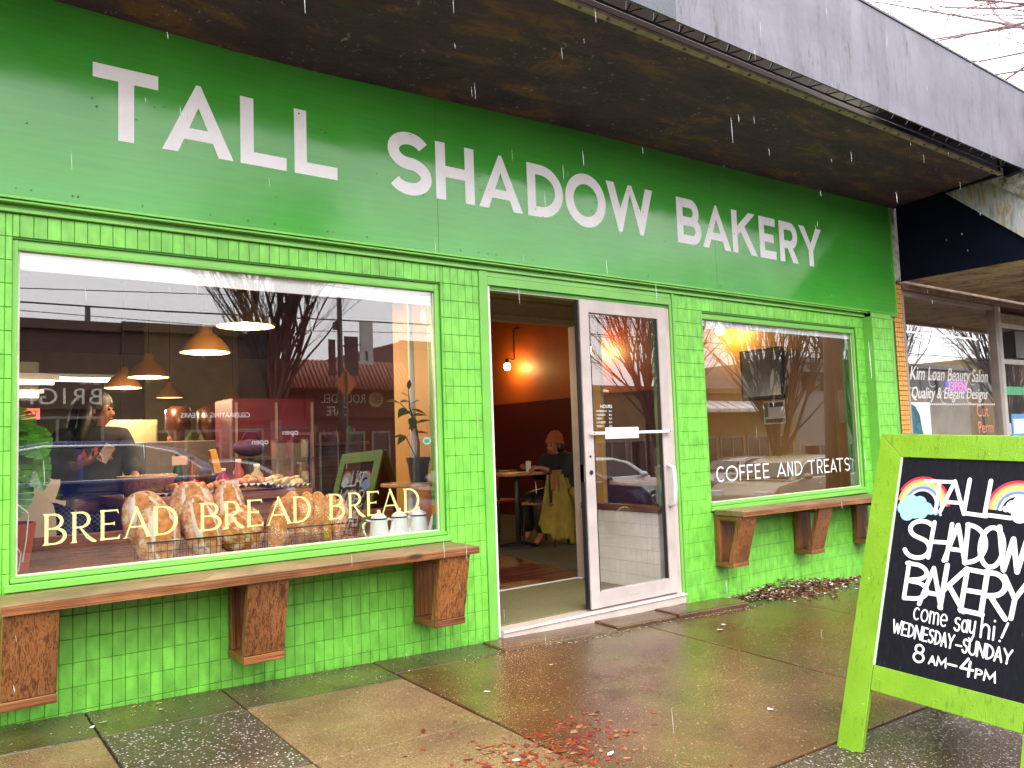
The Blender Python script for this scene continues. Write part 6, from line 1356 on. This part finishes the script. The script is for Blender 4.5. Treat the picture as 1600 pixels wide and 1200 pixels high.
for i, (y, z, sag, nm) in enumerate([(-15.0, 5.55, .25, 'highest overhead wire above the far kerb'), (-15.2, 5.30, .25, 'second overhead wire above the far kerb'), (-15.4, 5.08, .25, 'third overhead wire above the far kerb'), (-17, 4.86, .05, 'thick low overhead cable along the far shops'), (-17.2, 4.70, .18, 'thin low cable beside the thick one'), (-16, 5.9, .35, 'uppermost thin wire over the far pavement')]):
    m_ = MB(); m_.tube([(-40+i*3+12*j, y, z+(.10*j-.4)+sag*math.cos(j*pi)) for j in range(12)], .022 if i == 3 else .011, 5); tag(m_.build('overhead_wire', BLACK), nm, 'wire')

# ------------------------------------------------------------------ bare trees
BARK = simple('grey_brown_bark', (.075, .05, .04), .8, var=.3, scale=12, bs=.5, bscale=40); TWIG = simple('dark_twigs', (.05, .03, .03), .8); TWIGP = simple('purple_brown_twigs', (.16, .09, .10), .7)
def grow(mb, p, d, L, r, depth, rg, up=.25, seg=4, spread=.5, twigs=None):
    pts = [p.copy()]; rs_ = [r]
    for i in range(seg):
        d = (d+Vector((rg.gauss(0, .10), rg.gauss(0, .10), rg.gauss(0, .06)+up*.12))).normalized(); p = p+d*L/seg; pts.append(p.copy()); rs_.append(r*(1-.5*(i+1)/seg))
        if depth > 0 and i >= 1:
            for _ in range(2):
                ax = Vector((rg.gauss(0, 1), rg.gauss(0, 1), rg.gauss(0, .6))); nd = (d+ax.normalized()*spread*rg.uniform(.6, 1.2)).normalized()
                grow(mb, p.copy(), nd, L*rg.uniform(.45, .72), r*.45, depth-1, rg, up, 3, spread)
    mb.tube(pts, [max(x*(.7 if depth < 2 else 1), .003) for x in rs_], 3 if depth < 2 else 6, cap=False)
def bare_tree(nm, label, x, y, trunk_h, nl, L, seed, fan=.45, r=.16):
    t = thing(nm, label, 'tree', (x, y, 0), 0, 'bare street trees'); rg = random.Random(seed); z0 = gz(x, y)-.5 if y < -6 else gz(x, y)
    tm = MB(); tm.tube([(x, y, z0), (x+.03, y, z0+trunk_h*.5), (x, y, z0+trunk_h)], [r*1.2, r, r*.95], 12); part('trunk', tm, BARK, t, smooth=True)
    c_ = MB()
    for i in range(nl):
        a = 2*pi*i/nl+rg.uniform(-.3, .3); f = fan*rg.uniform(.35, 1.1); grow(c_, Vector((x, y, z0+trunk_h-.1)), Vector((cos(a)*f, sin(a)*f, 1)).normalized(), L*rg.uniform(.8, 1.1), r*.5, 3, rg, up=.55, seg=6, spread=.42)
    part('crown', c_, TWIG, t); return t
bare_tree('street_tree', 'bare street tree on the far kerb reflected in the middle of the left window', 6.9, -13.8, 3.0, 11, 3.3, 1, .34, .13)
bare_tree('street_tree', 'bare street tree on the far kerb reflected in the door glass', 19.4, -13.8, 2.4, 9, 3.8, 2, .40)
bare_tree('street_tree', 'bare street tree reflected at the left of the right window', 25.6, -13.6, 1.9, 11, 4.6, 3, .55)
bare_tree('street_tree', 'bare street tree reflected at the right end of the right window', 31.3, -13.6, 2.0, 9, 4.6, 4, .45)
bare_tree('street_tree', 'bare street tree reflected in the salon window', 47, -14, 2.0, 11, 6.5, 5, .5, .2)
# near tree whose hanging twigs show in the sky at the top right
nt2 = thing('kerb_tree', 'bare tree on the near pavement whose twigs hang into the sky above the salon', 'tree', (14.5, -4.6, 0)); tm = MB(); tm.tube([(14.5, -4.6, -.65), (14.45, -4.5, 2.2), (14.4, -4.4, 4.6)], [.24, .19, .16], 12); part('trunk', tm, BARK, nt2, smooth=True)
c_ = MB(); rg = random.Random(21)
for tgt in [(12.2, -.6, 6.7), (12.0, -1.5, 6.1), (12.6, .2, 6.9), (11.2, -1.6, 5.9), (12.8, -.4, 6.2)]:
    p0 = Vector((14.42, -4.4, rg.uniform(4.0, 4.6))); tg = Vector(tgt); d = (tg-p0); grow(c_, p0, d.normalized(), d.length*1.1, .05, 3, rg, up=.0, seg=8, spread=.75)
for i in range(5):
    a = 2*pi*i/5; grow(c_, Vector((14.4, -4.4, 4.5)), Vector((cos(a)*.5+.3, sin(a)*.5-.2, 1)).normalized(), 3.6, .08, 3, rg, up=.3, seg=6)
part('crown', c_, TWIGP, nt2)

# ------------------------------------------------------------------ parked cars
TRIMM = simple('bright_satin_trim', (.85, .85, .86), .35, metal=.3, var=0)
TYRE = simple('tyre_rubber', (.012, .012, .012), .7); LRED = simple('tail_light_red', (.5, .01, .01), .2, emit=(1, .02, .02), es=.25, var=0); LWH = simple('head_light_clear', (.7, .7, .72), .1)
def car(label, x, y, paint, flip=False, z=None):
    z = gz(x, -6.16)-.12 if z is None else z; t = thing('parked_car', label, 'car', (x, y, z), pi if flip else 0, 'cars parked along the street'); HWD = .88
    side = [(-2.25, .35), (-2.28, .62), (-2.20, .86), (-1.3, .98), (-.9, 1.0), (1.0, .98), (1.9, .86), (2.18, .68), (2.24, .38), (2.1, .24), (-2.1, .24)]
    m_ = MB(); N = len(side); ring = []
    for yy, sc in ((-HWD, .985), (-HWD*.93, 1.0), (HWD*.93, 1.0), (HWD, .985)): ring.append([(a*sc, yy, b) for a, b in side])
    vs = [p for r_ in ring for p in r_]; fs = [tuple(range(N-1, -1, -1)), tuple(range(3*N, 4*N))]
    for q in range(3):
        for i in range(N): fs.append((q*N+i, q*N+(i+1) % N, (q+1)*N+(i+1) % N, (q+1)*N+i))
    m_.add(vs, fs); body = local(t, 'body', m_, paint, True, bevel=.03)
    roof = [(-2.05, .93), (-1.35, 1.36), (-.7, 1.46), (.25, 1.44), (.75, 1.33), (1.35, .95)]
    m_ = MB(); n_ = len(roof); vs = []
    for a, b in roof:
        w = HWD-.05-(b-.93)*.36; vs += [(a, -w, b), (a, w, b)]
    fs = [(2*i, 2*i+2, 2*i+3, 2*i+1) for i in range(n_-1)]+[tuple(2*i for i in range(n_)), tuple(2*i+1 for i in range(n_-1, -1, -1))]
    m_.add(vs, fs); local(t, 'cabin', m_, paint, True, bevel=.02)
    def win(poly, nm='side_window'):
        for sgn in (-1, 1):
            m_ = MB(); m_.prism([(a, sgn*(HWD-.05-(b-.93)*.36+.006), b) for a, b in poly], (0, sgn*.004, 0)); local(t, nm, m_, CARGLASS)
    win([(-1.72, 1.0), (-1.25, 1.30), (-.75, 1.38), (-.42, 1.385), (-.42, 1.0)]); win([(-.36, 1.0), (-.36, 1.385), (.22, 1.37), (.62, 1.28), (1.08, 1.0)])
    for sgn in (-1, 1):
        m_ = MB(); m_.tube([(a, sgn*(HWD-.05-(b-.93)*.36+.012), b) for a, b in [(-1.76, .985), (-1.27, 1.32), (-.75, 1.40), (.22, 1.39), (.65, 1.295), (1.13, .985), (-1.76, .985)]], .017, 6); local(t, 'chrome_trim', m_, TRIMM, True)
        m_ = MB(); m_.ell((.95, sgn*(HWD+.08), 1.03), (.09, .11, .07), 10, 8); local(t, 'wing_mirror', m_, paint, True)
        for a in (-.75, .3): m_ = MB(); m_.box(a, a+.16, sgn*HWD-.015, sgn*HWD+.015, .84, .865); local(t, 'door_handle', m_, CHROME)
        for a in (-1.4, 1.38):
            m_ = MB(); m_.lathe([(0, -.11), (.29, -.11), (.32, -.09), (.32, .09), (.29, .11), (0, .11)], n=24, M=Matrix.Rotation(pi/2, 3, 'X')); w_ = local(t, 'wheel', m_, TYRE, True); w_.location = (a, sgn*(HWD-.10), .32)
            m_ = MB(); m_.lathe([(.21, .112), (.20, .118), (.05, .105), (0, .115)], n=24, M=Matrix.Rotation(-sgn*pi/2, 3, 'X')); r_ = local(w_, 'rim', m_, CHROME)
        m_ = MB(); m_.box(-2.275, -2.15, sgn*.60-.2, sgn*.60+.2, .66, .82); local(t, 'tail_light', m_, LRED, bevel=.02); m_ = MB(); m_.box(2.02, 2.19, sgn*.62-.18, sgn*.62+.18, .62, .76); local(t, 'head_light', m_, LWH, bevel=.02)
    wm = MB(); wm.prism([(1.30, -.72, 1.0), (1.30, .72, 1.0), (.82, .62, 1.30), (.82, -.62, 1.30)], (.02, 0, .02)); local(t, 'windscreen', wm, CARGLASS); wm = MB(); wm.prism([(-2.0, -.7, .99), (-2.0, .7, .99), (-1.42, .62, 1.33), (-1.42, -.62, 1.33)], (-.02, 0, .02)); local(t, 'rear_window', wm, CARGLASS); return t
BLUEP = simple('royal_blue_car_paint', (.012, .02, .16), .12, var=.03); DKB = simple('dark_blue_car_paint', (.01, .018, .09), .12, var=.03); SILV = simple('silver_car_paint', (.33, .32, .30), .2, metal=.5, var=.03); WHP = simple('white_car_paint', (.7, .7, .7), .15, var=.02); TANP = simple('beige_car_paint', (.32, .27, .19), .15, var=.03)
car('royal blue car with chrome window trim, parked at the kerb before the left window', 2.1, -7.1, BLUEP, z=-.13); car('dark blue car parked behind the royal blue one, reflected in the door glass', 8.9, -7.15, DKB); car('white car with red tail lights on the road, reflected in the door glass', 13.0, -10.2, WHP, flip=False)
car('beige car parked further along, reflected low in the right window', 17.0, -7.2, TANP, True); car('silver car parked across the street before the brown building', 5.5, -15.6, SILV, True); car('silver grey car parked on the far side before the tan shops', 26, -15.6, SILV, True)

# ------------------------------------------------------------------ small things on the pavement
rl = random.Random(31); LFM = [simple('wet_brown_leaf', (.09, .025, .015), .3, var=.4, scale=40), simple('tan_dead_leaf', (.24, .12, .055), .4, var=.4, scale=40), simple('maroon_leaf', (.13, .015, .018), .3, var=.4, scale=40), simple('pale_bleached_bits', (.5, .45, .40), .5)]
def flat_leaf(mb, x, y, z, s, mi, tilt=.6):
    a = rl.uniform(0, 2*pi); R_ = Matrix.Rotation(a, 3, 'Z') @ Matrix.Rotation(rl.uniform(-tilt, tilt), 3, 'X') @ Matrix.Rotation(rl.uniform(-tilt, tilt), 3, 'Y'); k = len(mb.v)
    for u, v, w in [(-1, 0, 0), (-.4, .45, .15), (.4, .4, .1), (1, 0, .2), (.4, -.4, .12), (-.4, -.45, .1), (0, 0, -.05)]: p = R_ @ Vector((u*s, v*s, w*s)); mb.v.append((x+p.x, y+p.y, z+abs(p.z)*.7+.001))
    for i in range(6): mb.f.append((k+6, k+i, k+(i+1) % 6)); mb.mi.append(mi)
ll = MB()
for _ in range(1500):
    x = rl.triangular(4.95, 7.3, 5.65); h = max(0, 1-abs(x-5.9)/.9)*.10; y = -.004-abs(rl.gauss(0, .065+h)); z = gz(x, y)+rl.random()*h*max(0, 1+y*5)
    flat_leaf(ll, x, y, z, rl.uniform(.008, .030), rl.choice([0, 0, 2, 2, 1, 3]), .8)
for _ in range(700):   # dark crumbs along the joint between step and pavement
    x = rl.uniform(2.5, 5.2); y = -.30+rl.gauss(0, .022)+.03*sin(x*5); flat_leaf(ll, x, y, gz(x, y)+.002, rl.uniform(.003, .010), rl.choice([0, 0, 0, 3, 2]), .6)
for _ in range(600):
    x = rl.uniform(.2, 2.9); y = -abs(rl.gauss(.0, .18))-.03; flat_leaf(ll, x, y, gz(x, y)+.002, rl.uniform(.002, .006), rl.choice([0, 0, 3]), .5)
stuff(ll.build('leaf_litter', LFM))
RDL = simple('crushed_red_leaf', (.22, .03, .010), .35, var=.5, scale=40); rdm = MB()
for _ in range(1100):
    c = rl.choice([(1.95, -1.50, .13), (2.10, -1.62, .12), (2.30, -1.45, .10), (1.75, -1.62, .10), (2.02, -1.75, .08), (2.1, -1.5, .38)]); x, y = c[0]+rl.gauss(0, c[2]), c[1]+rl.gauss(0, c[2]*.8); flat_leaf(rdm, x, y, gz(x, y)+.001, rl.choice([rl.uniform(.002, .007), rl.uniform(.002, .007), rl.uniform(.008, .024)]), rl.choice([0, 0, 1, 2]), .22)
stuff(rdm.build('crushed_red_leaves', [RDL, LFM[2], LFM[1]]))
# loose chips of stone standing out of the exposed aggregate
CHP = [simple('pale_stone_chip', (.38, .34, .31), .25, var=.4, scale=30), simple('grey_stone_chip', (.13, .10, .085), .25, var=.4, scale=30), simple('brown_stone_chip', (.10, .045, .03), .25, var=.4, scale=30)]
cm = MB()
def chip(x, y, s, mi):
    k = len(cm.v); z = gz(x, y); a = rl.uniform(0, 6.28); e = rl.uniform(.6, 1)
    for i in range(5): cm.v.append((x+s*cos(a+i*1.257)*rl.uniform(.8, 1.1), y+s*e*sin(a+i*1.257), z-.0005))
    cm.v.append((x+s*.1, y, z+s*.38))
    for i in range(5): cm.f.append((k+i, k+(i+1) % 5, k+5)); cm.mi.append(mi)
for _ in range(8000):
    x, y = rl.uniform(.69, 1.26), rl.uniform(-1.11, -.385); chip(x, y, rl.uniform(.0012, .0032), rl.choice([0, 1, 1, 2, 2]))
for _ in range(9000):
    x, y = rl.uniform(1.6, 4.6), rl.uniform(-3.0, -2.16); chip(x, y, rl.uniform(.0012, .0032), rl.choice([0, 1, 1, 2, 2]))
for _ in range(3500):
    x, y = rl.uniform(1.3, 2.6), -1.9+rl.gauss(0, .18)
    if y < -1.6 and y > -2.3: chip(x, y, rl.uniform(.0010, .0028), rl.choice([0, 0, 1, 2]))
for _ in range(3000):
    x, y = rl.uniform(2.1, 4.2), rl.uniform(-2.15, -.5); chip(x, y, rl.uniform(.0010, .0026), rl.choice([0, 1, 1]))
stuff(cm.build('stone_chips', CHP))
PET = simple('fallen_petal', (.74, .68, .60), .4); PEY = simple('yellow_petal', (.75, .45, .08), .4)
for i, (x, y, s, m, nm) in enumerate([(.67, -.26, .016, PET, 'small white petal on the dark strip below the first ledge bracket, left one'), (.72, -.22, .018, PET, 'small pinkish white petal on the dark strip, right of its neighbour petal'), (.87, -.085, .014, PEY, 'tiny yellow petal against the tile base'), (.97, -.10, .018, PEY, 'yellow white petal fallen near the tile base between the brackets'), (.96, -.19, .014, PET, 'thin white petal below the yellow one'),
                                      (2.29, -.81, .018, PET, 'white petal on the seam of the brown slab in front of the third bracket'), (2.84, -.63, .015, PET, 'small pale petal on the brown slab before the doorway'), (4.26, -.63, .030, PET, 'long pale leaf scrap on the green tinged slab right of the door'), (4.40, -.55, .022, PET, 'small pale leaf scrap behind the long one'), (2.24, -1.71, .022, PET, 'pale leaf beside the crushed red leaves at the bottom'), (3.2, -1.76, .022, PET, 'pale scrap on the brown slab left of the sandwich board'), (1.90, -1.55, .018, PET, 'pale petal among the crushed red leaves')]):
    pm_ = MB(); flat_leaf(pm_, x, y, gz(x, y)+.003, s, 0, .25); tag(pm_.build('petal', m), nm, 'petal')
# falling rain: slender drops of water in the air before the shopfront
RAINM = simple('rain_water', (.85, .87, .9), .05, var=0); RAINM.node_tree.nodes['Principled BSDF'].inputs['Alpha'].default_value = .42
rr = random.Random(77); rm = MB()
for _ in range(700):
    P = Vector((rr.uniform(-1.5, 9), rr.uniform(-3.6, -.25), rr.uniform(.3, 5.2)))
    if P.y > -1.5 and P.z > 3.1 and P.x < 8.3: continue
    if P.y > -1.2 and rr.random() < .6: continue
    if (P-Vector((0, -4.1, 1.13))).length < 1.6: continue
    L = rr.uniform(.015, .075); rm.tube([P, P+Vector((.002, 0, -L*.5)), P+Vector((.003, 0, -L))], [.0002, .0007, .0003], 5, cap=False)
stuff(rm.build('falling_rain', RAINM))
